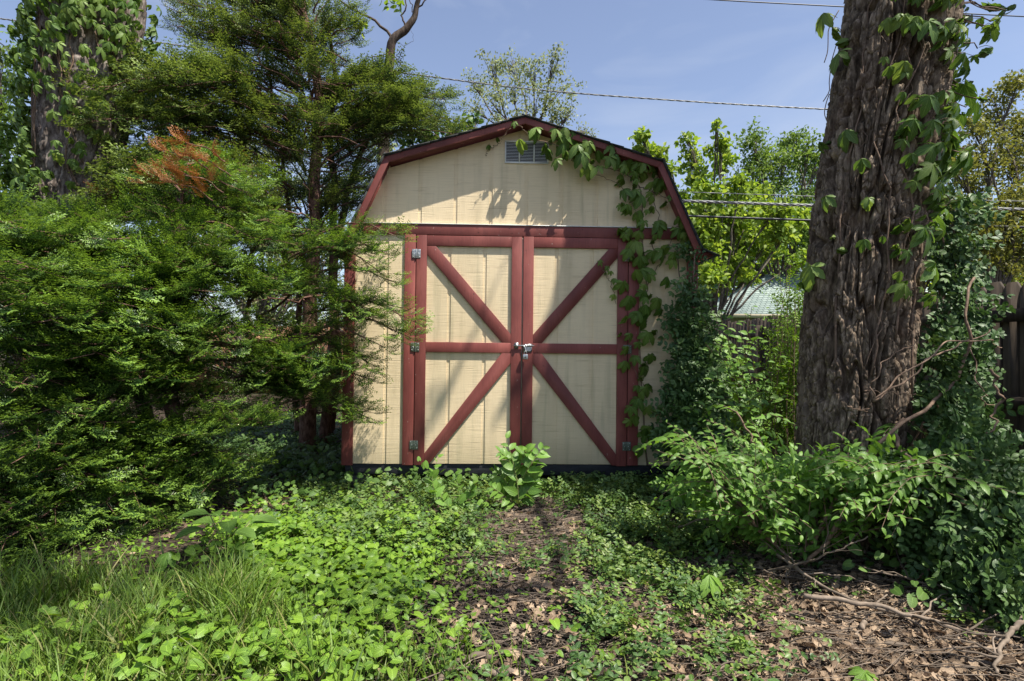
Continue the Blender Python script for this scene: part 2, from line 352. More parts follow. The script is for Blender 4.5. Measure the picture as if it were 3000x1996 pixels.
# ------------------------------------------------------------------ leaf templates (axis +x, normal +z)
def pack(V, F, A):
    F3 = np.array([f for f in F if len(f) == 3]).reshape(-1, 3); F4 = np.array([f for f in F if len(f) == 4]).reshape(-1, 4)
    return (np.asarray(V, float), F3.astype(int), F4.astype(int), np.asarray(A, float))
def merge(parts):
    V = []; F3 = []; F4 = []; A = []; n = 0
    for (v, f3, f4, a) in parts: V.append(v); A.append(a); F3.append(f3+n); F4.append(f4+n); n += len(v)
    return (np.concatenate(V), np.concatenate(F3), np.concatenate(F4), np.concatenate(A))
def xf(T, loc=(0, 0, 0), ang=0, sc=1, tilt=0, roll=0):
    V = T[0]*sc
    c, s = cos(roll), sin(roll); V = np.stack([V[:, 0], V[:, 1]*c-V[:, 2]*s, V[:, 1]*s+V[:, 2]*c], 1)
    c, s = cos(tilt), sin(tilt); V = np.stack([V[:, 0]*c+V[:, 2]*s, V[:, 1], -V[:, 0]*s+V[:, 2]*c], 1)
    c, s = cos(ang), sin(ang); V = np.stack([V[:, 0]*c-V[:, 1]*s, V[:, 0]*s+V[:, 1]*c, V[:, 2]], 1)
    return (V+np.array(loc), T[1], T[2], T[3])
def leaf(n=5, w=.3, peak=.4, fold=.25, curl=.25, heart=0, serr=0, tip=1.0):
    V = []; A = []; F = []
    for i in range(n+1):
        t = i/n
        hw = w*(np.sin(pi*t**(math.log(.5)/math.log(peak))))**.8 if 0 < t < 1 else 0
        if heart: hw = w*math.sqrt(max(0, 1-t**1.6))*(1 if i else .62)
        if serr and 0 < i < n: hw *= 1+serr*(1 if i % 2 else -1)
        z = -curl*t*t; back = heart*.22*(1-t)**4 if heart else 0
        V += [(t, 0, z), (t-back, hw, z+hw*fold), (t-back, -hw, z+hw*fold)]
        A += [(t, 0, 0), (t, 1, 0), (t, -1, 0)]
    for i in range(n):
        a = 3*i; b = a+3
        F += [(a, b, b+1, a+1), (a, a+2, b+2, b)]
    return pack(V, F, A)
L_OV = leaf(5, .27, .42, .3, .3)
L_OV2 = leaf(4, .30, .45, .35, .15)
L_LANCE = leaf(5, .2, .4, .3, .3)
L_ELM = leaf(8, .24, .42, .25, .35, serr=.07)
L_HEART = leaf(5, .52, .4, .28, .3, heart=1)
L_HEART2 = leaf(5, .46, .4, -.12, .15, heart=1)
def quadleaf():
    return pack([(0, 0, 0), (.5, .26, .05), (1, 0, -.12), (.5, -.26, .05)], [(0, 3, 2, 1)], [(0, 0, 0), (.5, 1, 0), (1, 0, 0), (.5, -1, 0)])
L_Q = quadleaf()
def compound(seed, droop=.7):
    r = np.random.default_rng(seed); P = []
    base = leaf(8, .22, .56, .28, .3, serr=.10)
    for a, s in ((-1.9, .55), (-.95, .85), (0, 1), (.95, .85), (1.9, .55)):
        P.append(xf(base, (0.02, 0, 0), a+r.uniform(-.12, .12), s*r.uniform(.88, 1.08), droop*r.uniform(.55, 1.3), r.uniform(-.35, .35)))
    return merge(P)
L_COMP = [compound(k, .25+.25*k) for k in range(5)]
def yewfan(seed, sp=.0105, nl=.03, nw=.0058, L=.13, ns=3, up_=.32):
    """a yew spray: short shoots that turn up at the tip, two ranks of needles held in a V"""
    r = np.random.default_rng(seed); V = []; A = []; F = []
    def shoot(p, ang, ln, rise):
        n = max(3, int(ln/sp)); d = np.array([cos(ang), sin(ang), rise]); d /= np.linalg.norm(d)
        pr = np.array([-sin(ang), cos(ang), 0]); up = np.cross(d, pr)
        for i in range(n+2):
            f = min(1, i/n); q = p+d*ln*f+np.array([0, 0, .55*ln*f*f-.12*ln*f])
            new = f > .5
            for sgn in (-1, 1):
                fw = r.uniform(.15, .5)+(1.6 if i > n else .9*f*f)
                dd = pr*sgn*r.uniform(.8, 1.)+d*fw+up*(up_+r.uniform(-.25, .35)); dd /= np.linalg.norm(dd)
                l = nl*r.uniform(.75, 1.15)*(1-.3*f*f)*(1 if f > .08 else .6)
                sd = np.cross(dd, up+pr*sgn*r.uniform(-.5, .5)); sd /= np.linalg.norm(sd)
                b = len(V); m = q+dd*l*.45
                V.extend([q, m+sd*nw/2, q+dd*l-up*.003, m-sd*nw/2]); nv = (r.uniform(.4, 1.) if new else r.uniform(0, .1))
                A.extend([(0, nv, 0), (.5, nv, 0), (1, nv, 0), (.5, nv, 0)]); F.append((b, b+1, b+2, b+3))
    shoot(np.zeros(3), 0, L, .05)
    for i in range(ns):
        for sgn in (-1, 1):
            f = (i+.5+.25*sgn)/ns*.8; ln = L*(.6-.3*f)*r.uniform(.65, 1.2)
            shoot(np.array([L*f, 0, .3*L*f*f]), sgn*r.uniform(.6, 1.05), ln, r.uniform(-.05, .35))
    return pack(V, F, A)
FAN_N = [yewfan(k) for k in range(7)]
FAN_F = [yewfan(10+k, .017, .036, .0085, .15, 3) for k in range(5)]
def sprig(seed, T, pairs=4, L=1., ls=.35, opp=True, arch=.5, spread=1.0):
    r = np.random.default_rng(seed); P = []
    for i in range(pairs):
        f = (i+1)/pairs
        for sgn in (-1, 1):
            if not opp: f2 = (i+(.25 if sgn > 0 else .75))/pairs
            else: f2 = f
            s = ls*(1-.35*f2*f2)*r.uniform(.8, 1.15)
            p = (L*f2, 0, arch*f2*(1-f2)*L)
            P.append(xf(T, p, sgn*spread*r.uniform(.7, 1.2), s, r.uniform(-.35, .35), r.uniform(-.4, .4)))
    P.append(xf(T, (L, 0, 0), 0, ls*.7))
    return merge(P)
SPR_VINCA = [sprig(k, L_OV2, 4, .11, .034) for k in range(4)]
SPR_EUON = [sprig(20+k, leaf(4, .29, .5, .25, .2), 4, .15, .05, arch=.3) for k in range(4)]
SPR_ELM = [sprig(40+k, L_ELM, 5, .27, .075, opp=False, arch=.35) for k in range(4)]
SPR_PRIV = [sprig(60+k, L_OV2, 6, .25, .032, opp=True, arch=.1) for k in range(3)]
def oakleaf(seed):
    r = np.random.default_rng(seed); V = []; A = []; F = []; n = 9
    for i in range(n+1):
        t = i/n; hw = (.30*math.sin(pi*min(1, t*.9+.08))**.7)*(1.2 if i % 2 else .8)*r.uniform(.8, 1.2) if 0 < i < n else .02
        z = .25*math.sin(t*3+seed)-.15*t; k = r.uniform(.2, .7)
        V += [(t, 0, z), (t+.04, hw, z+hw*k), (t+.04, -hw, z+hw*r.uniform(-.1, .6))]; A += [(t, 0, 0), (t, 1, 0), (t, -1, 0)]
    for i in range(n): a = 3*i; b = a+3; F += [(a, b, b+1, a+1), (a, a+2, b+2, b)]
    return pack(V, F, A)
L_OAK = [oakleaf(k) for k in range(4)]

def unit(v): v = np.asarray(v, float); return v/(np.linalg.norm(v, axis=-1, keepdims=True)+1e-9)
def curve(P, n=24):                                # Catmull-Rom through points
    P = np.asarray(P, float); Q = np.vstack([2*P[0]-P[1], P, 2*P[-1]-P[-2]]); out = []
    m = len(P)-1; t = np.linspace(0, m, n)
    for s in t:
        i = min(int(s), m-1); u = s-i; a, b, c, d = Q[i:i+4]
        out.append(.5*((2*b)+(-a+c)*u+(2*a-5*b+4*c-d)*u*u+(-a+3*b-3*c+d)*u**3))
    return np.array(out)
def wob(P, a, f=3.):
    n = len(P); t = np.linspace(0, 1, n); ph = U(0, 6, 6)
    env = np.minimum(1, t*6)[:, None]
    return P+env*a*np.stack([np.sin(f*2*pi*t+ph[0])+.5*np.sin(2.3*f*2*pi*t+ph[1]), np.sin(f*1.7*pi*t+ph[2])+.5*np.sin(2.1*f*2*pi*t+ph[3]), .6*np.sin(f*2.2*pi*t+ph[4])], 1)

exec_order = None
# ================================================================== GROUND
def build_ground():
    a = np.concatenate([-np.geomspace(600, 7, 26), np.linspace(-6.8, 6.8, 150), np.geomspace(7, 600, 26)])
    X, Y = np.meshgrid(a, a); Z = H(X, Y) + .012*(fbm(X*9, Y*9, 3)-.5)*np.exp(-(X*X+Y*Y)/80)
    n = len(a); V = np.stack([X, Y, Z], -1).reshape(-1, 3)
    i, j = np.meshgrid(np.arange(n-1), np.arange(n-1), indexing='ij'); b = (i*n+j).ravel()
    m, t, nn, l, bs = nodes('leaf_mould_soil')
    geo = N(t, 'NewGeometry')
    def nz(s, d=8, r=.65):
        x = N(t, 'TexNoise'); x.inputs['Scale'].default_value = s; x.inputs['Detail'].default_value = d; x.inputs['Roughness'].default_value = r
        l.new(geo.outputs['Position'], x.inputs[0]); return x.outputs['Fac']
    c = ramp(t, nz(30), [(.3, (.014, .011, .009)), (.5, (.04, .030, .022)), (.66, (.11, .08, .055)), (.8, (.19, .14, .10))]).outputs[0]
    sp = N(t, 'SeparateXYZ'); l.new(geo.outputs['Position'], sp.inputs[0])
    far = math_(t, 'MINIMUM', math_(t, 'MAXIMUM', math_(t, 'MULTIPLY', math_(t, 'SUBTRACT', sp.outputs[1], 9.), .4), 0.), 1.)
    g = ramp(t, nz(4), [(.3, (.035, .07, .015)), (.7, (.08, .13, .03))]).outputs[0]
    c = mixc(t, far, c, g)
    l.new(c, bs.inputs['Base Color']); bs.inputs['Roughness'].default_value = .95; bs.inputs['Specular IOR Level'].default_value = .15
    bp = N(t, 'Bump'); bp.inputs['Strength'].default_value = .9; bp.inputs['Distance'].default_value = .02; l.new(nz(45), bp.inputs['Height']); l.new(bp.outputs[0], bs.inputs['Normal'])
    o = MB().add(V, np.stack([b, b+1, b+n+1, b+n], 1)).build('ground', m, smooth=True)
    tag(o, kind='structure')
build_ground()

# ================================================================== SHED
WD_, HD, HH, OV = .9125, 1.962, 2.056, .1355
XK, ZK, XE, ZE, ZP = 1.171, 2.586, 1.513, 1.829, 2.945
def gab(x):                                        # top line of the wall under the roof
    x = abs(x)
    return ZP-.05+(ZK-ZP)*x/XK if x < XK-.02 else max(1.79, ZK-.06+(ZE-ZK)*(x-XK)/(XE-XK))
def siding(mb, x0, x1, zb, zt, y, grooves, gw=.03, gd=.007, n=1):
    xs = sorted(set([x0, x1]+[g for g in grooves if x0 < g < x1]+[g-gw for g in grooves if x0 < g-gw < x1]+([0.] if x0 < 0 < x1 else [])+[s*q for s in (-1, 1) for q in (XK-.02, 1.401, 1.47) if x0 < s*q < x1]))
    def ing(x): return any(g-gw-1e-6 < x < g-1e-6 for g in grooves)
    prev = None
    for a, b in zip(xs[:-1], xs[1:]):
        yy = y+gd if ing((a+b)/2) else y
        za, zb_ = zt(a+1e-5), zt(b-1e-5)
        mb.add([(a, yy, zb), (b, yy, zb), (b, yy, zb_), (a, yy, za)], [(0, 1, 2, 3)])
        if prev is not None and prev != yy: mb.add([(a, prev, zb), (a, yy, zb), (a, yy, za), (a, prev, za)], [(0, 1, 2, 3)])
        prev = yy
shed = empty('barn_shed', (0, 0, GZ), 'cream shed with a gambrel roof and red trimmed double doors, vines on its right', 'shed')
GR = [.04+.3048*k for k in range(-6, 7)]
mb = MB(); siding(mb, -1.401, 1.401, HH-.04, gab, 0, GR)                          # gable siding
siding(mb, -1.50, -.93, 0, lambda x: min(HH-.04, gab(x)), 0, [-1.15, -.93-.0]); siding(mb, .93, 1.50, 0, lambda x: min(HH-.04, gab(x)), 0, [1.24])
front = mb.build('front_wall', M_SID, shed)
mb = MB(); D = 3.7
for s in (-1, 1):
    x = s*1.5; ys = np.arange(0.0, D+.01, .3048)
    mb.box((min(x, x-s*.02), .004, 0), (max(x, x-s*.02), D, 1.86))
mb.box((-1.5, D-.02, 0), (1.5, D, 2.0))
mb.prism([(-1.5, 1.85), (1.5, 1.85), (1.49, 1.9), (XK-.02, ZK-.07), (0, ZP-.06), (-XK+.02, ZK-.07), (-1.49, 1.9)], D-.02, D)
mb.build('side_wall', M_SID, shed)
# red trim, each board its own part
def board(x0, x1, z0, z1, y0=-.019, y1=.0, parent=shed, name='trim_board', mat=None):
    return MB().box((x0, y0, z0), (x1, y1-.0005, z1)).build(name, mat or M_RED, parent, bevel=.0015)
board(-1.525, -1.432, -.012, 1.79, name='corner_board'); board(1.432, 1.525, 0, 1.79, name='corner_board')
for a_ in (-1.525, 1.501): MB().box((a_, 0.0, 0), (a_+.024, .09, 1.79)).build('corner_return', M_RED, shed)
h = MB(); x = 1.375
h.add([(-x, -.019, HH-.089), (x, -.019, HH-.094), (x, -.019, HH-.006), (-x, -.019, HH), (-x, -.0005, HH-.089), (x, -.0005, HH-.094), (x, -.0005, HH-.006), (-x, -.0005, HH)],
      [(0, 1, 2, 3), (7, 6, 5, 4), (0, 4, 5, 1), (3, 2, 6, 7), (0, 3, 7, 4), (1, 5, 6, 2)])
h.build('header_board', M_RED, shed, bevel=.0015)
MB().box((-x, -.026, HH+.0003), (x, .001, HH+.006)).build('drip_flashing', M_ALU, shed)
board(-1.012, -.919, -.008, HH-.0895, name='door_jamb'); board(.919, 1.012, 0, HH-.0945, name='door_jamb')
MB().box((-.93, .03, 0), (.93, .045, HH-.05)).build('interior_shade_sheet', M_DARK, shed)  # black sheet standing in for the unlit inside behind the door gaps
# roof
def roofline(off):
    return [(-XE-.0, ZE), (-XK, ZK), (0, ZP), (XK, ZK), (XE, ZE)]
def offs(poly, d):
    P = np.array(poly, float); out = []
    for i in range(len(P)):
        t0 = unit(P[i]-P[i-1]) if i else unit(P[1]-P[0]); t1 = unit(P[i+1]-P[i]) if i < len(P)-1 else t0
        n0 = np.array([-t0[1], t0[0]]); n1 = np.array([-t1[1], t1[0]]); b = unit(n0+n1); out.append(P[i]+b*d/max(.3, b@n0))
    return np.array(out)
RL = roofline(0)
def strip(lo, hi, y0, y1, segs=None):
    mb = MB()
    for i in range(len(RL)-1):
        mb.prism([tuple(lo[i]), tuple(lo[i+1]), tuple(hi[i+1]), tuple(hi[i])], y0, y1)
    return mb
a0, a1 = offs(RL, -.052), offs(RL, 0)
for i in range(4):
    MB().prism([tuple(a0[i]), tuple(a0[i+1]), tuple(a1[i+1]), tuple(a1[i])], -OV-.019, -OV).build('fascia_board', M_RED, shed, bevel=.0015)
strip(offs(RL, -.028), offs(RL, -.001), -OV+.0005, D+.1).build('roof_deck', M_RED, shed)
# shingles: overlapping courses with ragged front edge
mb = MB(); b0 = offs(RL, .001)
for i in range(4):
    p, q = np.array(b0[i]), np.array(b0[i+1]); L = np.linalg.norm(q-p); tdir = (q-p)/L; nrm = np.array([-tdir[1], tdir[0]])
    up = 1 if q[1] > p[1] else -1
    nC = int(L/.125)+1
    for k in range(nC):
        s0, s1 = k*L/nC, (k+1)*L/nC+.0
        lo_, hi_ = (s0-.012, s1+.03) if up > 0 else (s1+.012, s0-.03)
        for (ya, yb) in [(-OV-.034-U(0, .012), 1.2), (1.201, D+.12)]:
            A_ = p+tdir*lo_+nrm*.010; B_ = p+tdir*hi_+nrm*.002; A2 = A_+nrm*.007; B2 = B_+nrm*.007
            pts = [tuple(A_), tuple(B_), tuple(B2), tuple(A2)]
            if up < 0: pts = pts[::-1]
            mb.prism(pts, ya, yb)
mb.build('roof_shingles', M_SHIN, shed)
for s in (-1, 1):                                   # boxed eaves running back along the sides
    mb = MB(); P_ = [(s*1.45, 1.79), (s*1.625, 1.805), (s*1.545, 1.85), (s*1.45, 1.87)]
    if s < 0: P_ = P_[::-1]
    mb.prism(P_, -OV+.002, D+.1); mb.build('eave_box', M_RED, shed)
    mb = MB(); P_ = [(s*1.515, 1.853), (s*1.66, 1.803), (s*1.655, 1.812), (s*1.517, 1.865)]
    if s < 0: P_ = P_[::-1]
    mb.prism(P_, -OV-.03, D+.1); mb.build('eave_flashing', M_SHIN, shed)
# skids
mb = MB(); MB().box((-1.5, .012, -.095), (1.5, .05, -.001)).build('skid_beam', M_BLACK, shed, bevel=.003); MB().box((-1.5, 3.5, -.12), (1.5, 3.54, -.001)).build('skid_beam', M_BLACK, shed)
mc_ = noise_mat('concrete', [(.05, .05, .05), (.13, .13, .12)], 30)
for x in (-1.4, -1.05, 0, 1.3): MB().box((x-.1, .06, -.26), (x+.1, .4, -.096)).build('concrete_block', mc_, shed)
# louvre vent
VX0, VX1, VZ0, VZ1 = -.165, .215, 2.60, 2.795
vent = MB().box((VX0, -.012, VZ0), (VX1, -.0005, VZ0+.012)).box((VX0, -.012, VZ1-.012), (VX1, -.0005, VZ1)).box((VX0, -.0125, VZ0+.0125), (VX0+.012, -.0005, VZ1-.0125)).box((VX1-.012, -.0125, VZ0+.0125), (VX1, -.0005, VZ1-.0125))
for k in (1, 2): xx = VX0+(VX1-VX0)*k/3; vent.box((xx-.006, -.0135, VZ0+.0125), (xx+.006, -.0005, VZ1-.0125))
vent = vent.build('gable_vent', M_ALU, shed)
MB().box((VX0+.012, -.0018, VZ0+.01), (VX1-.012, -.0008, VZ1-.01)).build('vent_backing', M_DARK, vent)  # near-black sheet behind the louvres
for k in range(13):
    z = VZ0+.018+k*.0128
    for b in range(3):
        xa = VX0+(VX1-VX0)*b/3+.008; xb = VX0+(VX1-VX0)*(b+1)/3-.008
        MB().add([(xa, -.010, z), (xb, -.010, z), (xb, -.003, z+.005), (xa, -.003, z+.005), (xa, -.010, z-.0012), (xb, -.010, z-.0012)], [(0, 1, 2, 3), (4, 5, 1, 0)]).build('louvre', M_ALU, vent)
# doors
def door(s):
    X0, X1 = (-WD_, -.006) if s < 0 else (.006, WD_)
    mb = MB(); g = [-.615, -.31] if s < 0 else [.31, .615]
    siding(mb, X0+.01, X1-.01, .004, lambda x: HD-.01, -.001, g)
    d = mb.build('door', M_SID, shed)
    W = .089; T0, T1 = -.023, -.0015
    def bd(x0, x1, z0, z1, nm): return MB().box((x0, T0, z0), (x1, T1, z1)).build(nm, M_RED, d, bevel=.002)
    bd(X0, X0+W, -.006, HD, 'stile'); bd(X1-W, X1, -.006, HD-.002, 'stile')
    e = .0012; zi = 1.0
    rails = [(HD-W-.003, HD-.003), (.958, 1.044)]
    for z0, z1 in rails: bd(X0+W+e, X1-W-e, z0, z1, 'rail')
    hx, cx = (X0+W+e, X1-W-e) if s < 0 else (X1-W-e, X0+W+e)       # hinge side, centre side
    def brace(zh, zc):
        # zh at hinge side, zc at centre side: corners cut to the frame
        z_lo, z_hi = (rails[1][1]+e, rails[0][0]-e) if zh > zc else (0.0, rails[1][0]-e)
        dx = cx-hx; wv = .118*1.0
        if zh > zc: pts = [(hx, z_hi), (hx, z_hi-wv*.62), (cx-(.075 if dx > 0 else -.075), z_lo), (cx, z_lo), (cx, z_lo+wv*.62), (hx+(.075 if dx > 0 else -.075), z_hi)]
        else: pts = [(hx, z_lo), (hx+(.075 if dx > 0 else -.075)*.5, z_lo), (cx, z_hi-wv*.75), (cx, z_hi), (cx-(.075 if dx > 0 else -.075), z_hi), (hx, z_lo+wv*.8)]
        P = np.array(pts); ar = .5*np.sum(P[:, 0]*np.roll(P[:, 1], -1)-np.roll(P[:, 0], -1)*P[:, 1])
        if ar < 0: P = P[::-1]
        MB().prism([tuple(q) for q in P], T0+.001, T1).build('brace', M_RED, d, bevel=.002)
    brace(2, 1); brace(0, 1)
    # hinges
    xc = X0 if s < 0 else X1
    for k, zc in enumerate((1.80, 1.0, .165)):
        hm = (M_GALV, M_TARN, M_TARN)[k]
        if s > 0 and k == 0: hm = M_GALV
        b = MB().box((xc-.036, -.0265, zc-.038), (xc-.005, -.0235, zc+.038)).box((xc+.005, -.0265, zc-.038), (xc+.036, -.0235, zc+.038))
        b.tube([(xc, -.027, zc-.04), (xc, -.027, zc+.04)], .005, 8)
        hg = b.build('hinge', hm, d, bevel=.0006)
        for sx in (-.026, .026):
            for dz in (-.026, 0, .026): MB().tube([(xc+sx*(1 if dz else .62), -.0262, zc+dz), (xc+sx*(1 if dz else .62), -.0285, zc+dz)], .0038, 8).build('screw', M_GALV, hg)
    return d
dl, dr = door(-1), door(1)
MB().box((-.0045, -.014, .0), (.0045, -.003, HD-.01)).build('astragal_strip', noise_mat('weathered_strip', [(.18, .16, .12), (.32, .28, .22)], 12), dl)
# nail heads on the trim
mb = MB()
for x in np.arange(-1.3, 1.35, .3):
    for dz in (-.025, -.065): xx = x+U(-.02, .02); MB().tube([(xx, -.0185, HH+dz), (xx, -.0202, HH+dz)], .0035, 6).build('nail', M_DARK, shed)
# slide bolt and padlock
bolt = MB().box((.012, -.027, .965), (.085, -.0235, 1.032)).box((.02, -.034, 1.028), (.09, -.0265, 1.036)).tube([(-.075, -.038, 1.022), (.105, -.038, 1.022)], .0055, 8)
bolt.tube(curve([(.012, -.04, 1.023), (.025, -.043, 1.008), (.031, -.045, .988), (.032, -.047, .972)], 8), .0055, 8)
for q in (.03, .05, .07): bolt.tube([(q, -.038, 1.014), (q, -.038, 1.034)], .0075, 8)
bolt.add(*[(np.array([(.035, -.031, 1.02), (.09, -.031, 1.02), (.082, -.031, .985), (.07, -.031, .975), (.045, -.031, .976), (.036, -.031, .99)]), [(0, 1, 2, 3), (0, 3, 4, 5)])][0])
bolt = bolt.build('slide_bolt', M_GALV, dr, smooth=False)
k = MB().box((-.062, -.027, .998), (-.03, -.0235, 1.047)).tube([(-.052, -.038, 1.022), (-.036, -.038, 1.022)], .0125, 10).tube([(-.046, -.026, 1.045), (-.046, -.042, 1.04), (-.046, -.042, 1.0), (-.046, -.026, .996)], .006, 6)
k.build('bolt_keeper', M_GALV, dl)
lk = empty('padlock', (.03, -.052, .92), 'small steel padlock hanging from the bolt where the two shed doors meet', 'padlock')
P_ = [(.03+.011*cos(t), -.052, .958+.018*sin(t)) for t in np.linspace(0, pi, 9)]
MB().tube([(.041, -.052, .945)]+P_+[(.019, -.052, .945)], .003, 8).build('shackle', M_GALV, lk, smooth=True)
MB().prism([(.012, .905), (.048, .905), (.052, .912), (.052, .942), (.045, .949), (.015, .949), (.008, .942), (.008, .912)], -.062, -.043).build('lock_body', M_GALV, lk, bevel=.002)
MB().tube([(.03, -.0622, .925), (.03, -.0635, .925)], .005, 10).build('key_plug', M_DARK, lk)

# ================================================================== BARK TRUNKS
def bark_trunk(name, path, radii, mat, parent, cell=(.055, .17), depth=.03, nth=420, nz=520, flare=0, seed=0, yth=None):
    C = curve(path, nz); r = np.interp(np.linspace(0, 1, nz), np.linspace(0, 1, len(radii)), radii)
    T = unit(np.gradient(C, axis=0)); X = unit(np.cross(T, [0, 1, 0])*-1); X = unit(X); Y = np.cross(T, X)
    s = np.concatenate([[0], np.cumsum(np.linalg.norm(np.diff(C, axis=0), axis=1))])
    th = np.linspace(0, 2*pi, nth, endpoint=False)
    TH, SS = np.meshgrid(th, s); rr = r[:, None]+0*TH; r0 = float(np.mean(r))
    nc = max(6, round(2*pi*r0/cell[0]))
    uu = TH/(2*pi)*nc; vv = SS/cell[1]
    wu = (fbm(np.cos(TH)*2+5, SS*2.2+np.sin(TH)*2, seed, 3)-.5)*2.6; wv = (fbm(np.cos(TH)*3+9, SS*3+np.sin(TH)*3, seed+4, 3)-.5)*1.8
    w = np.clip((TH-(2*pi-.6))/.6, 0, 1)
    def hf(u, v):
        x = u+wu*.5; y = v+wv
        n1 = vnoise(x*.62, y*.42, seed)*.7+vnoise(x*1.5, y*1.0, seed+1)*.3
        a = np.clip(abs(n1-.5)/.12, 0, 1); a = a*a*(3-2*a)
        n2 = vnoise(x*1.3+9, y*.75, seed+2)*.7+vnoise(x*2.9, y*1.9, seed+3)*.3
        b = np.clip(abs(n2-.5)/.12, 0, 1)
        f1, f2, cid = worley(x*1.1, y*1.6, seed+5)
        c = np.clip((f2-f1)/.16, 0, 1)
        return a*(.45+.35*b+.2*c)+.22*cid*a+.17*(fbm(x*3, y*7, seed+8, 4)-.5)*(.4+a)
    hgt = hf(uu, vv)*(1-w)+hf(uu-nc, vv)*w
    if flare:
        k = np.exp(-SS/.35); rr = rr*(1+flare*k*(.5+.5*np.cos(TH*5+1.3)+.4*np.cos(TH*3)))
    lump = 1+.06*np.sin(TH*2+SS*.9)+.035*np.sin(TH*3-SS*1.7+2)
    rad = rr*lump+(hgt-.7)*depth
    V = C[:, None]+rad[..., None]*(np.cos(TH)[..., None]*X[:, None]+np.sin(TH)[..., None]*Y[:, None])
    i = np.arange(nz-1)[:, None]*nth; j = np.arange(nth)[None]; kk = (j+1) % nth
    F = np.stack([i+j, i+kk, i+nth+kk, i+nth+j], -1).reshape(-1, 4)
    o = MB().add(V.reshape(-1, 3), F).build(name, mat, parent, smooth=True)
    return o, C, r, X, Y
def trunk_from_px(rows, Y, zbase):
    """rows: (py, left px, right px) bottom to top"""
    P = []; R = []
    for py, a, b in rows:
        c = WY((a+b)/2, py, Y); w = np.linalg.norm(WY(b, py, Y)-WY(a, py, Y)); P.append(c+np.array([-.035 if a > 1000 else .05, 0, 0])); R.append(w/2*(.78 if a > 1000 else .83))
    return P, R
YT = -1.45
rows = [(1080, 1835, 2100), (860, 1850, 2118), (560, 1876, 2138), (300, 1912, 2168), (0, 1958, 2214)]
P, R = trunk_from_px(rows, YT, 0)
d0 = (P[-1]-P[-2])/(P[-1][2]-P[-2][2])
lo = P[0]-(P[1]-P[0])/(P[1][2]-P[0][2])*(P[0][2]-(-.35))
P = [lo]+P+[P[-1]+d0*1.6+np.array([-.03, 0, 0]), P[-1]+d0*3.4+np.array([-.1, .05, 0]), P[-1]+d0*5.2+np.array([-.1, .1, 0])]; R = [R[0]*1.12]+R+[R[-1]*.93, R[-1]*.85, R[-1]*.7]
oak = empty('oak_tree', (P[0][0], P[0][1], GZ), 'large furrowed oak trunk right of the shed with creeper leaves on it', 'tree')
OT, OC, OR, OX, OY = bark_trunk('trunk', P, R, M_OAKBARK, oak, (.033, .15), .062, 680, 1300, flare=.18, seed=3)

# oak limbs and crown, above the frame; unseen leaf clusters added to throw the broken shade
def limb_to(mb, a, b, r0, r1, sag=.1, n=10, w=.04):
    a, b = np.array(a, float), np.array(b, float); m = (a+b)/2+np.array([U(-1, 1), U(-1, 1), U(.2, 1)])*sag*np.linalg.norm(b-a)
    C = wob(curve([a, m, b], n), w*np.linalg.norm(b-a)*.15); mb.tube(C, np.linspace(r0, r1, n), 7); return C
def cluster(mbL, mbT, c, rad, nleaf, size, T, src=None, ntw=6, flat=.7, droop=.2, tw=.01):
    c = np.array(c, float)
    k = rng.normal(0, 1, (ntw, 3)); k = unit(k)*U(.35, 1, (ntw, 1))*rad; k[:, 2] *= flat; tips = c+k
    for q in tips:
        if mbT is not None: mbT.tube(wob(curve([src if src is not None else c, (c*.5+q*.5)+U(-.1, .1, 3)*rad, q], 6), rad*.03), np.linspace(tw*1.4, tw*.4, 6), 4, cap=False)
    per = max(1, nleaf//ntw)
    loc = np.repeat(tips, per, 0)+rng.normal(0, 1, (ntw*per, 3))*rad*np.array([.26, .26, .2])
    X = unit(rng.normal(0, 1, loc.shape)+np.array([0, 0, -droop])); Z = unit(rng.normal(0, .7, loc.shape)+np.array([0, 0, 1.]))
    mbL.inst(T, loc, X, Z, size*U(.7, 1.3, len(loc)))
ml, mt = MB(), MB()
# spots wanted in broken shade -> unseen leaf clusters put sunward to shade them
shade = [((1.2, 0, .7), 7.2, .35, 60), ((1.25, 0, 1.7), 6.9, .3, 60), ((.15, 0, .2), 8.0, .3, 45), ((1.0, 0, .9), 7.2, .3, 60), ((.6, 0, .2), 7.4, .35, 70), ((.08, 0, .8), 8.6, .15, 9), ((-.75, 0, .35), 8.8, .18, 7)]
for x, y in ((-2.6, -2.8), (-3.1, -2.6), (-3.3, -3.2), (-2.75, -2.1), (-2.3, -2.4), (-3.0, -3.0), (-3.5, -2.9), (-2.9, -3.5), (-1.9, -2.0)):
    shade.append(((x, y, .0), U(7.5, 9), .44, 120))
for x, y in ((1.0, -.4), (1.5, -.9), (1.9, -.4), (2.2, -2.0), (1.8, -1.6), (2.9, -1.0), (3.0, -2.2), (1.3, -2.0), (.6, -.5), (2.7, -2.9)):
    shade.append(((x, y, .0), U(6.8, 8.2), .38, 48))
mid = OC[int(len(OC)*.80)]
hub = np.array([3.7, -4.7, 7.9]); mt.tube(wob(curve([OC[int(len(OC)*.93)], (OC[int(len(OC)*.93)]+hub)/2+np.array([.4, 0, .3]), hub], 20), .04), np.linspace(.06, .03, 20), 8)
for i, (p, h_, rad, nl) in enumerate(shade):
    t = (h_-p[2])/SUN[2]; c = np.array(p)+SUN*t
    st = OC[int(len(OC)*U(.88, .99))]
    C = limb_to(mt, hub if p[0] < -1.5 else st, c, .014, .006, .10)
    cluster(ml, mt, c, rad, nl, .13, L_OV, C[-3], 6, tw=.006)
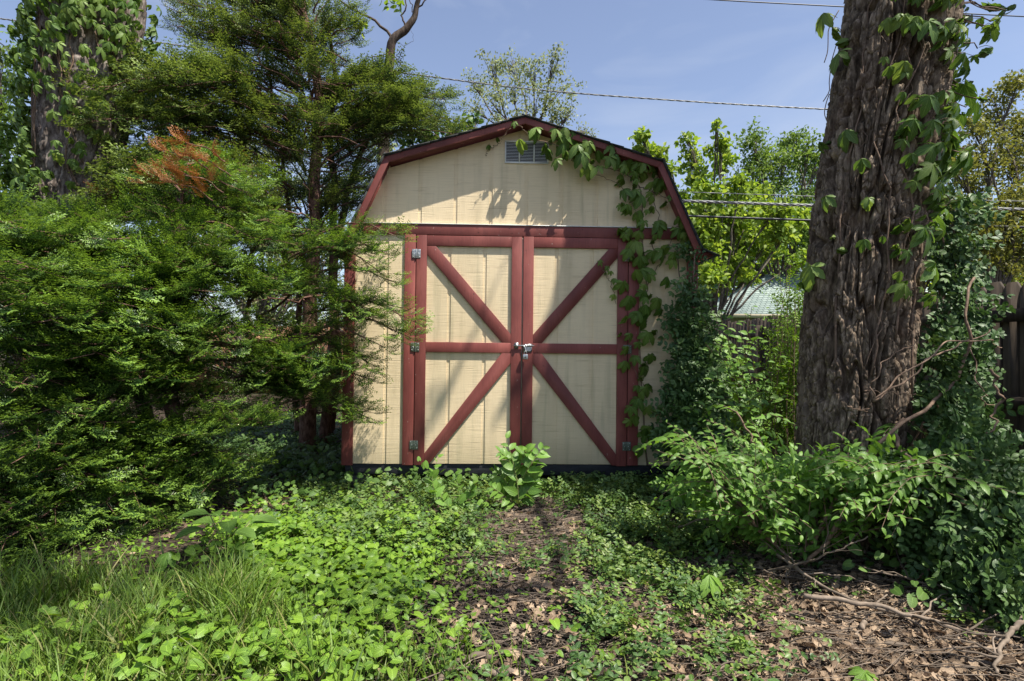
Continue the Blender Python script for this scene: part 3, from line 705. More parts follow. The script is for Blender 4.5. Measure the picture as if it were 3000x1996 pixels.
for k in range(10):                                 # the rest of the crown, to the right and above
    c = OC[-1]+np.array([U(1.5, 5), U(2, 6), U(.2, 3.0)]); C = limb_to(mt, OC[int(len(OC)*U(.8, .99))], c, .07, .02, .12)
    cluster(ml, mt, c, .8, 120, .13, L_OV, C[-3], 8)
mt.build('limb', M_OAKBARK, oak, smooth=True); ml.build('crown', M_TREEM, oak)

# left trunk, wrapped in vine
rows = [(640, 78, 235), (480, 72, 250), (300, 70, 290), (150, 74, 318), (0, 80, 328)]
YL = .9
P, R = trunk_from_px(rows, YL, 0)
d0 = (P[-1]-P[-2])/(P[-1][2]-P[-2][2])
P = [P[0]+np.array([0, 0, -1.7])]+P+[P[-1]+d0*1.5, P[-1]+d0*4]; R = [R[0]*1.1]+R+[R[-1]*.95, R[-1]*.8]
ltree = empty('broad_tree', (P[0][0], P[0][1], GZ), 'thick grey trunk at the left edge, half hidden by hanging vine leaves', 'tree')
LT, LC, LR, LX, LY = bark_trunk('trunk', P, R, M_OAKBARK2, ltree, (.07, .2), .05, 300, 420, seed=8)
ml, mt = MB(), MB()
for k in range(12):
    c = LC[-1]+np.array([U(-3.5, 1.5), U(-2, 4), U(.5, 3.5)]); C = limb_to(mt, LC[int(len(LC)*U(.85, .99))], c, .08, .02, .12); cluster(ml, mt, c, .8, 130, .13, L_OV, C[-3], 8)
mt.build('limb', M_OAKBARK2, ltree, smooth=True); ml.build('crown', M_TREEM, ltree)

# ================================================================== VINES ON TRUNKS
def on_trunk(C, r, X, Y, px, py, ydepth, off=.02):
    """surface point of a trunk (front side) below the print position"""
    pts = inv(C); i = int(np.argmin(abs(pts[:, 1]-py))); c = C[i]
    w = FPX/3000*2357/max(.1, (c-CAM)@_f); dx = (px-pts[i, 0])/w
    R0 = r[i]+off; k = np.clip(dx/R0, -1, 1)
    p = c+np.array([k*R0, -math.sqrt(max(0, 1-k*k))*R0, 0]); n = unit(np.array([k, -math.sqrt(max(0, 1-k*k))-.05, 0]))
    if abs(dx) > R0: p = p+np.array([dx-k*R0, 0, 0])
    return p, n
def hang_leaves(mb, ms, P, Nn, size, T=None, pet=.06, sag=.35):
    for p, n in zip(P, Nn):
        o = p+n*pet*U(.7, 1.4)+np.array([U(-.02, .02), 0, U(-.005, .03)])
        if ms is not None: ms.tube([p, (p+o)/2+np.array([0, 0, .012]), o], .0018, 4, cap=False)
        ax = unit(n*U(.15, .6)+np.array([U(-.5, .5), 0, -U(.5, 1.0)])); nz = unit(n*U(.6, 1)+np.array([U(-.3, .3), U(-.2, .2), U(.3, .8)]))
        mb.inst(T or L_COMP[rng.integers(5)], [o], [ax], [nz], size*U(.75, 1.25))
vine = empty('creeper_vine', (OC[40][0], OC[40][1]-.45, GZ), 'five leaved creeper climbing the oak trunk on thin brown stems', 'vine')
stems = [[(1935, 860), (1960, 700), (1975, 500), (1955, 330), (2000, 150), (2030, -20)], [(2035, 900), (2030, 720), (2055, 560), (2050, 400), (2110, 250), (2120, 90), (2150, -20)],
         [(2110, 900), (2085, 640), (2060, 540), (2062, 440), (2095, 330), (2140, 180), (2130, -20)], [(1880, 880), (1895, 600), (1915, 420), (1945, 250), (1960, 100), (1990, -20)],
         [(1985, 780), (2000, 640), (2020, 480), (1990, 330), (2040, 170), (2060, 0)], [(2090, 860), (2110, 640), (2130, 450), (2150, 300), (2170, 120), (2195, -10)]]
ms, mlf = MB(), MB()
for st in stems:
    P = [on_trunk(OC, OR, OX, OY, a, b, YT, .018)[0] for a, b in np.array(curve([(x, 0, y) for x, y in st], 26))[:, [0, 2]]]
    ms.tube(wob(np.array(P), .012, 5), np.linspace(.007, .003, 26), 6)
for _ in range(16):
    a, b = U(1880, 2130), U(0, 700); n = rng.integers(5, 9); P = []
    for k in range(n): P.append(on_trunk(OC, OR, OX, OY, a, b, YT, .014)[0]); a += U(-14, 16); b += U(18, 34)
    ms.tube(curve(P, 14), .003, 4)
lv = [(2050, 35, 1.1), (2010, 125, 1.0), (2040, 150, .9), (2055, 185, .7), (2000, 225, .9), (2030, 300, .9), (2010, 340, .9), (2045, 350, .9), (1995, 360, 1.0), (2050, 400, 1.1), (2065, 425, 1.1), (2035, 440, 1.1),
      (2080, 470, 1.2), (2100, 480, 1.0), (2060, 500, 1.1), (2110, 515, 1.1), (1990, 560, 1.0), (2030, 565, 1.1), (2060, 640, 1.2), (1970, 610, .8), (2090, 690, .9), (1985, 690, 1.0), (1925, 60, 1.0), (1940, 90, .9),
      (1930, 120, 1.0), (1945, 150, .9), (1925, 335, .9), (1905, 355, .9), (1900, 480, .8), (1895, 600, .9), (1880, 640, 1), (1870, 670, .9), (2150, 30, 1.1), (2180, 60, 1.2), (2200, 30, 1.3), (2215, 75, 1.2),
      (2230, 45, 1.3), (2250, 95, 1.2), (2240, 130, 1.2), (2260, 20, 1.2), (2275, 70, 1.1), (2175, 120, 1.1), (2205, 160, 1.0), (2230, 190, 1.1), (2195, 215, 1.1), (2215, 235, 1.1), (2240, 250, .9), (2160, 190, 1),
      (2140, 250, 1), (2180, 270, 1.1), (2130, 300, 1.1), (2160, 320, 1.2), (2195, 320, 1.1), (2150, 350, 1.2), (2190, 370, 1.2), (2215, 355, 1), (2170, 400, 1.1), (2110, 190, .9), (2090, 130, .8), (2070, 90, .9),
      (2120, 60, 1), (2100, 20, 1.1), (2300, 25, 1.1), (2320, 5, 1), (2290, 60, .9), (2085, 330, .8), (2005, 420, .7), (1935, 500, .7), (2040, 700, .6)]
lv += [(U(2080, 2210), U(-10, 520), U(.7, 1.1)) for _ in range(34)]+[(U(1885, 2120), U(60, 700), U(.45, .8)) for _ in range(26)]
lv += [(a+U(-26, 26), b+U(-22, 22), s*U(.5, .75)) for a, b, s in lv if a > 1980]
for a, b, s in lv:
    p, n = on_trunk(OC, OR, OX, OY, a, b-14, YT, .02)
    if a > 2180: p[1] += U(-.1, .25)
    hang_leaves(mlf, ms, [p], [n], .122*s)
    if a > 2185: ms.tube(wob(curve([OC[np.argmin(abs(inv(OC)[:, 1]-b))]+np.array([.2, 0, .1]), (p+OC[np.argmin(abs(inv(OC)[:, 1]-b))])/2+np.array([.1, 0, .08]), p], 8), .01), .004, 4)
vo = ms.build('stem', M_VINEST, vine); mlf.build('leaves', M_CREEPD, vine)

vine2 = empty('creeper_vine', (LC[30][0], LC[30][1]-.6, GZ), 'dense creeper hanging in curtains over the trunk at the left edge', 'vine')
ms, mlf = MB(), MB()
for _ in range(9):
    a = U(85, 310); b = -10; P = []
    for k in range(16): P.append(on_trunk(LC, LR, LX, LY, a, b, YL, .02)[0]); a = np.clip(a+U(-16, 12), 75, 315); b += 32
    ms.tube(curve(P, 30), .007, 5)
curt = [(70, 110, 10, 560, 150), (95, 150, 200, 470, 70), (160, 330, -10, 60, 60), (225, 340, 0, 130, 80), (285, 330, 60, 250, 55), (150, 215, 60, 260, 42), (215, 300, 60, 340, 48), (20, 90, 280, 520, 120), (60, 200, 420, 600, 60),
        (40, 110, 40, 300, 70), (200, 330, 240, 480, 50), (110, 180, -10, 120, 34)]
for x0, x1, y0, y1, n in curt:
    for _ in range(int(n*1.25)):
        a, b = U(x0, x1), U(y0, y1); p, nn = on_trunk(LC, LR, LX, LY, a, b, YL, .03); hang_leaves(mlf, None, [p], [nn], .088, pet=.09)
ms.build('stem', M_VINEST, vine2); mlf.build('leaves', M_CREEP, vine2)

# ================================================================== CREEPER ON THE SHED
sv = empty('creeper_vine', (1.45, -.06, GZ), 'creeper hanging from the shed gable and running down beside the right door', 'vine')
ms, mlf = MB(), MB()
def wallpath(pts, ys):
    return np.array([WY(a, b, y) for (a, b), y in zip(pts, np.broadcast_to(ys, (len(pts),)))])
paths = [([(1490, 1070), (1480, 960), (1475, 820), (1478, 700), (1490, 640), (1478, 560), (1480, 480), (1470, 430), (1440, 400), (1380, 385), (1330, 365), (1270, 330), (1225, 322)], [-.03]*8+[-.06, -.10, -.13, -.15, -.15], .0065),
         ([(1520, 600), (1500, 560), (1515, 500), (1500, 430), (1530, 390)], -.04, .004), ([(1478, 700), (1500, 640), (1530, 590), (1560, 520), (1590, 560)], -.04, .004),
         ([(1470, 430), (1500, 440), (1550, 470), (1570, 530)], -.05, .004), ([(1330, 365), (1370, 400), (1430, 430), (1470, 500)], -.1, .004),
         ([(1225, 322), (1195, 290), (1170, 300), (1150, 330)], -.16, .003), ([(1150, 330), (1125, 345), (1118, 360)], -.02, .0025),
         ([(1418, 700), (1405, 650), (1395, 635), (1385, 615)], -.035, .003), ([(1490, 900), (1460, 850), (1450, 780), (1470, 700)], -.05, .003)]
for pts, ys, r in paths: ms.tube(wob(curve(wallpath(pts, ys), 40), .008, 6), np.linspace(r, r*.5, 40), 6)
def wl(a, b, y, s, pet=.05):
    p = WY(a, b-10, y); hang_leaves(mlf, ms, [p], [unit(np.array([U(-.4, .3), -1, .25]))], .122*s, pet=pet)
SH = [(1230, 325), (1250, 345), (1240, 305), (1268, 330), (1262, 365), (1285, 350), (1300, 335), (1305, 370), (1290, 385), (1325, 350), (1320, 385), (1340, 370), (1350, 345), (1350, 395), (1368, 380), (1380, 360), (1385, 395), (1400, 380),
      (1405, 350), (1320, 325), (1280, 310), (1300, 315), (1420, 370), (1430, 395), (1205, 340), (1335, 335), (1355, 350)]
for a, b in SH: wl(a+U(-5, 5), b+U(-5, 5), U(-.17, -.12), U(.8, 1.2), .03)
SH2 = [(1440, 400), (1455, 385), (1470, 400), (1485, 390), (1500, 405), (1515, 385), (1450, 425), (1465, 440), (1480, 425), (1440, 450), (1495, 440), (1520, 430), (1535, 420), (1425, 480), (1435, 500), (1470, 470), (1500, 470), (1480, 500),
       (1430, 430), (1460, 460), (1450, 490), (1495, 500), (1525, 480), (1545, 455), (1465, 540), (1440, 535), (1480, 530), (1510, 520), (1500, 555), (1470, 575), (1520, 545), (1550, 540), (1545, 575), (1560, 510), (1580, 520), (1570, 555), (1590, 540),
       (1450, 600), (1475, 610), (1495, 600), (1515, 600), (1540, 620), (1555, 600), (1480, 640), (1500, 650), (1465, 640), (1520, 660), (1440, 660), (1490, 690), (1470, 680), (1455, 700), (1505, 700), (1480, 720), (1460, 740), (1440, 745),
       (1475, 760), (1495, 745), (1450, 790), (1470, 800), (1490, 790), (1435, 780), (1460, 830), (1480, 850), (1500, 830), (1465, 880), (1485, 900), (1450, 960), (1470, 970), (1490, 950), (1445, 990), (1480, 1000), (1465, 930), (1500, 990), (1510, 1040), (1480, 1040),
       (1445, 820), (1510, 770), (1520, 730), (1450, 560), (1580, 590), (1430, 555), (1505, 575)]
for a, b in SH2: wl(a+U(-6, 6), b+U(-6, 6), U(-.09, -.035), U(.7, 1.15))
for a, b in SH2:
    if b < 560: wl(a+U(-16, 16), b+U(-14, 14), U(-.08, -.03), U(.45, .8))
for a, b in ((1393, 640), (1410, 660), (1383, 615), (1415, 675), (1412, 695), (1402, 640), (1178, 292), (1185, 300), (1150, 335), (1128, 345), (1215, 315), (1392, 625)): wl(a, b, -.05 if a > 1300 else -.15 if a > 1160 else -.02, .42, .02)
for k in range(16):
    a = rng.choice([1462, 1478, 1495])+U(-22, 26); b = U(590, 1050); wl(a, b, U(-.07, -.03), U(.5, .95))
ms.build('stem', M_VINEST, sv); mlf.build('leaves', M_CREEP, sv)

# ================================================================== WINTERCREEPER masses
def mass(mb, poly_fn, n, Tl, size, norm=(0, -1, .5), spread=.8, jit=.8):
    loc = poly_fn(n); Nn = unit(np.array(norm)+rng.normal(0, spread*.5, (n, 3))); X = unit(rng.normal(0, 1, (n, 3))*[1, .6, .9]+np.array([0, -.5, -.1]))
    k = rng.integers(len(Tl), size=n)
    for i, T in enumerate(Tl): q = k == i; mb.inst(T, loc[q], X[q], Nn[q], size*U(1-jit*.4, 1+jit*.4, q.sum()))
def blobpts(blobs, n, shell=.55):
    w = np.array([b[1][0]*b[1][2] if not np.isscalar(b[1]) else b[1]**2 for b in blobs], float); w /= w.sum(); k = rng.choice(len(blobs), n, p=w)
    d = unit(rng.normal(0, 1, (n, 3))); d[:, 1] -= .35; d = unit(d); r = U(shell, 1, (n, 1))**.7
    C = np.array([b[0] for b in blobs])[k]; Rr = np.array([np.broadcast_to(b[1], 3) for b in blobs])[k]
    return C+d*r*Rr
wc = empty('wintercreeper', (1.75, -.1, GZ), 'dark green wintercreeper heaped against the right corner of the shed', 'shrub')
mb = MB()
bl = [(WY(1580, 590, -.08), (.03, .05, .12)), (WY(1586, 680, -.1), (.045, .06, .16)), (WY(1590, 750, -.1), (.09, .09, .15)), (WY(1600, 790, -.12), (.13, .13, .2)), (WY(1585, 840, -.15), (.16, .15, .2)),
      (WY(1600, 890, -.18), (.19, .18, .24)), (WY(1580, 950, -.2), (.19, .18, .2)), (WY(1600, 1010, -.25), (.24, .22, .18)), (WY(1555, 720, -.06), (.04, .04, .08)), (WY(1550, 1000, -.12), (.1, .08, .1))]
mass(mb, lambda n: blobpts(bl, n, .5), 980, SPR_EUON, 1.0)
mb.build('leaves', M_EUON, wc)
mb = MB()
for k in range(26):
    a = bl[rng.integers(len(bl))][0]+rng.normal(0, .06, 3); mb.tube(wob(curve([(1.55+U(-.1, .2), -.05, GZ), (1.6, -.06, .4), a], 14), .02), .005, 5)
mb.build('stem', M_VINEST, wc)

# fence-side wintercreeper, on the right of the oak
wf = empty('wintercreeper', (3.1, -1.9, GZ), 'dark leafy wintercreeper covering the fence foot at the right of the oak', 'shrub')
mb = MB(); bl = []
for px, py, d, r in [(2180, 470, 3.9, .12), (2190, 520, 3.9, .14), (2195, 580, 3.8, .15), (2170, 600, 3.8, .13), (2180, 660, 3.8, .17), (2205, 700, 3.7, .15), (2200, 760, 3.7, .2), (2160, 830, 3.6, .2), (2200, 860, 3.5, .2), (2170, 920, 3.4, .2), (2205, 950, 3.4, .16), (2215, 1010, 3.3, .17),
                     (2190, 1030, 3.2, .22), (2225, 1090, 3.1, .19), (2200, 1130, 3.0, .25), (2260, 1170, 2.9, .2), (2300, 1250, 2.8, .22), (2240, 1230, 2.8, .25), (2280, 1340, 2.6, .2), (2150, 1180, 3, .25), (2100, 1150, 3.1, .25), (2220, 1330, 2.75, .16), (2345, 1420, 2.45, .12)]:
    bl.append((WD(px, py, d), r))
bl = [(c_, r_*(.8 if inv(c_)[0, 1] < 1050 else 1)) for c_, r_ in bl]
mass(mb, lambda n: blobpts(bl, n, .45), 2100, SPR_EUON, .95)
fb = [(WD(px, py, d), r) for px, py, d, r in [(1760, 1150, 3.3, .16), (1840, 1120, 3.3, .17), (1900, 1090, 3.2, .17), (1970, 1110, 3.1, .17), (2040, 1120, 3.1, .17), (1680, 1150, 3.4, .16), (1600, 1120, 3.6, .15), (1720, 1080, 3.6, .15)]]
mb.build('leaves', M_EUON, wf); mb = MB()
for k in range(30):
    a = bl[rng.integers(len(bl))][0]+rng.normal(0, .08, 3); b = np.array([a[0]+U(-.3, .2), a[1]+U(-.1, .3), H(a[0], a[1])]); mb.tube(wob(curve([b, (a+b)/2+[.1, 0, .1], a], 12), .03), .006, 5)
mb.build('stem', M_VINEST, wf)

# ================================================================== YEWS
def bough(mbF, mbW, a, b, fans, width=.35, fs=1.0, droop=.12, dens=1.0, wr=.012):
    a, b = np.array(a, float), np.array(b, float); L = np.linalg.norm(b-a)
    C = curve([a, (a+b)/2+np.array([0, 0, .10*L]), b+np.array([0, 0, -droop*L*.3])], 16)
    C = wob(C, .02*L, 1.3); mbW.tube(C, np.linspace(wr, .003, 16), 5, cap=False)
    T = unit(np.gradient(C, axis=0)); locs = []; Xs = []
    lf = min(L, .95)                                # leafy outer length
    n = max(4, int(lf/.055*dens))
    for i in range(n):
        f = 1-(i/n)*lf/L; q = f*15; k = int(min(q, 14)); p = C[k]*(1-(q-k))+C[k+1]*(q-k); t = T[k]
        g = 1-(1-f)*L/lf                              # 1 at tip, 0 at the inner end
        ln = width*(.25+.75*math.sin(pi*min(1, (1-g)*.95+.15)))*U(.6, 1.1)
        side = np.cross([0, 0, 1], t); side = unit(side)*(1 if i % 2 else -1)
        dr = unit(side*U(.6, 1)+t*U(.5, 1.0)+np.array([0, 0, U(-.25, .15)]))
        m = max(1, int(ln/.11))
        for j in range(m+1):
            pp = p+dr*ln*(j/(m+.5))+rng.normal(0, .018, 3)-np.array([0, 0, droop*(j/(m+1))**2*ln])
            X = unit(dr+t*U(-.2, .5)+np.array([0, 0, U(-.3, .35)])+rng.normal(0, .25, 3)); locs.append(pp); Xs.append(X)
        if mbW is not None and ln > .12: mbW.tube([p, p+dr*ln*.5, p+dr*ln], [.004, .003, .0015], 3, cap=False)
    locs.append(b); Xs.append(T[-1])
    locs = np.array(locs); Xs = np.array(Xs); k = rng.integers(len(fans), size=len(locs)); Z = unit(rng.normal(0, .38, locs.shape)+np.array([.05, -.15, 1]))
    for i, Tm in enumerate(fans): q = k == i; mbF.inst(Tm, locs[q], Xs[q], Z[q], fs*U(.75, 1.25, q.sum()))
# front spreading yew
fy = empty('spreading_yew', (-3.3, -.9, GZ), 'wide spreading yew filling the left side, light tips on dark layered sprays', 'yew')
mF, mW = MB(), MB()
stems = [(-3.4, -.7), (-3.0, -.2), (-3.9, -1.2), (-2.7, -.6), (-4.4, -.6)]
for (x, y) in stems:
    mW.tube(wob(curve([(x, y, GZ-.1), (x+U(-.1, .1), y+U(-.1, .1), .5), (x+U(-.3, .3), y+U(-.2, .2), 1.3), (x+U(-.3, .3), y, 1.9)], 14), .03), np.linspace(.07, .03, 14), 9)
top = [(-40, 430), (0, 445), (60, 485), (150, 480), (230, 470), (300, 450), (360, 430), (400, 400), (440, 345), (500, 355), (560, 380), (620, 400), (660, 440), (690, 520), (740, 555), (800, 500), (850, 505), (890, 590), (905, 680), (880, 770), (840, 860), (820, 950), (800, 980)]
bot = [(-40, 1400), (0, 1370), (100, 1330), (200, 1290), (300, 1250), (400, 1200), (480, 1150), (560, 1090), (640, 1040), (700, 990), (760, 1000), (800, 985)]
tx, ty = np.array(top[:-5]).T; bx, by = np.array(bot).T
def front_depth(px, py):
    d = 3.05+1.65*np.clip(px/850, 0, 1)**1.1
    return d+.55*np.clip((700-py)/300, 0, 1.5)**1.5+.0006*max(0, py-1000)*0
cnt = 0
while cnt < 245:
    px = U(-60, 880); t_ = np.interp(px, tx, ty); b_ = np.interp(px, bx, by); py = U(t_+12, b_-15)
    if px > 640 and U() < .5: continue
    if px > 690 and 560 < py < 800 and U() < .6: continue
    if px > 760 and U() < .6: continue
    if px > 600 and py > 930: continue
    if 560 < px < 690 and 560 < py < 700 and U() < .75: continue      # the gap that shows far trees
    d = front_depth(px, py)+U(0, .75)**1.6*1.1
    tip = WD(px, py, d)
    if tip[2] < H(tip[0], tip[1])+.06: continue
    if tip[1] > -.22 and tip[0] > -1.75: tip = WD(px, py, 4.55)
    s = stems[int(np.argmin([np.hypot(tip[0]-x, tip[1]-y-.5)+U(0, .6) for x, y in stems]))]
    if px > 600: s = (-2.5, .15)
    org = np.array([s[0], s[1]+.2, max(.0, tip[2]-U(.0, .35))]); v = tip-org; L = np.linalg.norm(v)
    if L > 1.3: org = tip-v/L*1.3
    bough(mF, mW, org, tip, FAN_N, .29, 1.12, U(.05, .35), .92, .014); cnt += 1
# single boughs reaching over the door
for px, py, d in [(915, 522, 4.6), (895, 565, 4.55), (905, 630, 4.6), (925, 690, 4.5), (962, 727, 4.45), (950, 760, 4.5), (885, 780, 4.5), (845, 850, 4.6), (842, 940, 4.6), (860, 700, 4.5), (870, 600, 4.5), (850, 560, 4.6), (900, 740, 4.5), (830, 800, 4.6)]:
    tip = WD(px, py, d); bough(mF, mW, tip+np.array([-.75, .15, -.05+U(-.15, .15)]), tip, FAN_N, .19, 1.0, .3, .8, .010)
# thick sawn branch seen in the gap
mW.tube(wob(curve([WD(600, 788, 4.7), WD(660, 783, 4.7), WD(720, 786, 4.75), WD(760, 772, 4.8), WD(800, 770, 5.0)], 14), .01), np.linspace(.03, .035, 14), 9)
mW.tube(curve([WD(705, 790, 4.75), WD(690, 810, 4.75), WD(672, 850, 4.9)], 8), np.linspace(.03, .02, 8), 8)
mW.tube(wob(curve([WD(600, 788, 4.7), WD(450, 800, 4.5), WD(330, 830, 4.3)], 10), .02), .026, 7)
mF.build('foliage', M_YEW, fy); mW.build('branches', M_YEWBARK, fy, smooth=True)

# tall yew behind, several stems
ty_ = empty('tall_yew', (-2.35, 1.5, GZ), 'tall yew left of the shed with several reddish stems and open upper branches', 'yew')
mF, mW, mD = MB(), MB(), MB()
st = [([(705, 1060), (710, 880), (716, 700), (722, 530), (724, 400), (738, 300), (728, 200), (715, 90), (700, 0), (690, -120)], .085, 6.5),
      ([(745, 1050), (760, 850), (770, 640), (768, 460), (762, 330), (770, 200), (755, 60)], .06, 6.9), ([(690, 1050), (676, 850), (690, 700), (640, 560), (590, 440), (560, 330), (540, 200), (520, 60)], .04, 7.0),
      ([(755, 1050), (775, 800), (765, 620), (790, 480), (815, 400), (850, 300), (870, 250), (900, 180)], .05, 7.1), ([(700, 1050), (695, 900), (705, 700), (690, 550), (655, 430), (640, 300), (620, 150), (600, 20)], .035, 6.9)]
for pts, r, d in st:
    C = wob(curve([WD(a, b, d) for a, b in pts], 40), .02, 3); mW.tube(C, np.linspace(r*1.15, r*.3, 40), 10)
def inpoly(x, y, poly):
    c = False; n = len(poly)
    for i in range(n):
        x1, y1 = poly[i]; x2, y2 = poly[(i+1) % n]
        if (y1 > y) != (y2 > y) and x < (x2-x1)*(y-y1)/(y2-y1)+x1: c = not c
    return c
regs = [([(400, 60), (470, 30), (560, 0), (650, -60), (800, -40), (830, 60), (900, 160), (960, 170), (1045, 240), (1060, 300), (960, 320), (860, 330), (760, 300), (700, 420), (600, 330), (480, 300), (420, 200)], 92, 6.5),
        ([(150, 200), (260, 150), (420, 130), (460, 260), (400, 330), (300, 300), (170, 260)], 42, 5.8), ([(230, 310), (480, 330), (600, 520), (420, 540), (220, 520)], 75, 5.4),
        ([(600, 330), (860, 340), (860, 470), (700, 520), (640, 450)], 20, 6.8), ([(640, 480), (840, 460), (800, 950), (640, 900)], 10, 7.4), ([(330, -60), (680, -60), (640, 60), (430, 120)], 30, 6.8), ([(850, 190), (1040, 200), (1050, 300), (900, 330)], 22, 6.6)]
axis = [(WD(720, 500, 6.5)[0], WD(720, 500, 6.5)[1])]
for poly, n, d in regs:
    xs, ys = np.array(poly).T; k = 0
    while k < n:
        px, py = U(xs.min(), xs.max()), U(ys.min(), ys.max())
        if not inpoly(px, py, poly): continue
        if 470 < px < 560 and 265 < py < 330: k += .3; continue
        tip = WD(px, py, d+U(-.6, .9)); ax = WD(715+(px-715)*.15, py+70, 6.5)
        v = tip-ax; L = np.linalg.norm(v); org = ax if L < 1.15 else tip-v/L*1.15
        dead = (340 < px < 465 and 300 < py < 450)
        bough(mD if dead and U() < .1 else mF, mW, org, tip, FAN_F, .27, 1.1, U(-.1, .35), .75, .012); k += 1
for px, py in [(425, 325), (385, 345), (440, 360), (375, 385), (420, 400), (395, 420), (355, 410)]:
    tip = WD(px, py, 4.0+U(-.12, .12)); bough(mD, mW, tip+np.array([.16, .25, -.06]), tip, FAN_N, .10, .8, .1, .6, .006)
for px, py in [(230, 555), (270, 560), (310, 565)]:
    tip = WD(px+0, py-118, 5.0); bough(mD, mW, tip+np.array([.35, .4, -.05]), tip, FAN_N, .12, .7, .1, .5, .006)
for k in range(26):                                  # bare dead twigs inside the crown
    a = WD(U(640, 860), U(100, 420), 6.5+U(-.3, .3)); mW.tube(wob(curve([a, a+np.array([U(-.5, .6), U(-.4, .2), U(-.1, .3)]), a+np.array([U(-.9, 1), U(-.5, .2), U(-.2, .5)])], 10), .03), np.linspace(.01, .003, 10), 5)
for k in range(40):
    a = WD(U(640, 780), U(430, 950), 6.3+U(-.3, .4)); mW.tube(wob(curve([a, a+np.array([U(-.5, .4), U(-.4, .2), U(-.1, .15)]), a+np.array([U(-1, .5), U(-.5, .2), U(-.1, .25)])], 10), .03), np.linspace(.012, .003, 10), 5)
mF.build('foliage', M_YEWT, ty_); mW.build('stems', M_YEWBARK, ty_, smooth=True); mD.build('dead_foliage', M_YEWDEAD, ty_)['label'] = 'rust orange dead sprays'

# ================================================================== BACKGROUND TREES
def bgtree(name, label, base, d, blobs, size, mat, nper, trunk=None, T=L_Q, group=None, tw=.02, bark=None, r0=.16, ntw=9, depthj=1.0, flat=.9):
    b = WD(base, 700, d); root = empty(name, (b[0], b[1], GZ), label, 'tree', group)
    ml, mt = MB(), MB(); fx = 1334/d
    zt = min(WD(q[0], q[1], d)[2] for q in blobs); fork = np.array([b[0], b[1], max(1.2, zt-1.0)])
    tp = [(b[0], b[1], GZ-.1), (b[0]+.1, b[1], fork[2]*.5), tuple(fork)]
    mt.tube(wob(curve(tp, 12), .05), np.linspace(r0*1.3, r0, 12), 9)
    for q in blobs:
        px, py, rp = q[:3]; n = int(1.8*nper*(q[3] if len(q) > 3 else 1)*(rp/50)**2)+6; c = WD(px, py, d+U(-1, 1)*depthj); rad = rp/fx
        C = limb_to(mt, fork, c, r0*.28, .009*d/12, .08, 14)
        cluster(ml, mt, c, rad, n, size, T, C[-4], max(ntw, int(ntw*(rp/50)**1.5)), flat=flat, tw=tw*d/14*.3)
    mt.build('trunk', bark or M_LIMB, root, smooth=True); ml.build('crown', mat, root)
    return root
bgtree('shade_tree', 'sparse pale leaved tree rising behind the shed ridge', 1205, 15, [(1085, 190, 42), (1130, 150, 35), (1175, 140, 38), (1180, 200, 45), (1230, 175, 42), (1270, 150, 38), (1285, 210, 45), (1230, 240, 45), (1130, 235, 42), (1310, 265, 42), (1345, 300, 28), (1170, 270, 40), (1270, 275, 35), (1090, 250, 30)],
       .085, M_TREEP, 260, r0=.13, tw=.02)
bgtree('leafy_tree', 'bright yellow green tree with upright shoots right behind the shed roof', 1640, 13, [(1480, 320, 22), (1475, 350, 26), (1510, 350, 24), (1540, 385, 26), (1582, 325, 20), (1590, 365, 28), (1600, 410, 32), (1650, 290, 12), (1655, 330, 26), (1660, 380, 34), (1640, 440, 42), (1700, 430, 30), (1600, 480, 45), (1690, 500, 55), (1620, 550, 50),
        (1750, 520, 45), (1680, 590, 55), (1620, 640, 45), (1760, 560, 40), (1810, 540, 40), (1600, 690, 28), (1570, 450, 30), (1850, 500, 35), (1600, 560, 30), (1650, 660, 30), (1720, 640, 24), (1640, 645, 30), (1700, 605, 34), (1850, 590, 26), (1625, 500, 40), (1740, 450, 34), (1790, 480, 40)], .12, M_TREEL, 330, r0=.12, T=L_OV2, ntw=10)
bgtree('roundcrown_tree', 'distant mid green tree with two rounded crowns between shed and oak', 1800, 28, [(1735, 325, 38), (1760, 360, 40), (1730, 390, 38), (1825, 320, 42), (1860, 345, 40), (1800, 370, 45), (1850, 400, 50), (1770, 430, 50), (1880, 450, 50), (1810, 470, 60), (1700, 460, 50), (1880, 380, 35), (1650, 520, 60), (1700, 560, 60), (1760, 540, 60), (1820, 560, 60), (1880, 560, 60), (1620, 600, 60), (1600, 540, 50), (1560, 480, 50), (1680, 630, 50), (1880, 500, 60)], .2, M_TREEM, 420, r0=.3, ntw=12, depthj=2)
bgtree('olive_tree', 'open crowned olive green tree right of the oak', 2290, 12, [(2340, 190, 42), (2290, 240, 45), (2240, 290, 42), (2330, 290, 60), (2260, 350, 55), (2200, 380, 45), (2340, 380, 65), (2250, 430, 60), (2330, 480, 65), (2190, 470, 40), (2270, 520, 60), (2345, 570, 55), (2230, 580, 45), (2290, 600, 40), (2400, 300, 80), (2400, 480, 80), (2200, 620, 60), (2270, 610, 60), (2340, 620, 60), (2170, 540, 60), (2300, 560, 60)], .085, M_TREEB, 420, r0=.17, ntw=12)
bgtree('shade_tree', 'thin leaved tree at the far left edge behind the creeper trunk', -10, 12, [(0, 110, 45), (30, 200, 40), (5, 260, 50), (20, 340, 55), (-40, 200, 60), (40, 420, 50), (0, 450, 60)], .1, M_TREEM, 230, r0=.14)
bgtree('leafy_tree', 'pale sunlit tree seen through the gaps of the tall yew', 600, 17, [(520, 420, 60), (600, 520, 70), (640, 600, 60), (560, 640, 70), (660, 440, 60), (480, 560, 70), (600, 690, 70), (720, 640, 60), (780, 560, 60), (760, 440, 50), (700, 740, 60), (640, 340, 45), (400, 500, 60), (300, 420, 60), (560, 330, 30), (880, 330, 40)], .15, M_TREEP, 300, r0=.2)
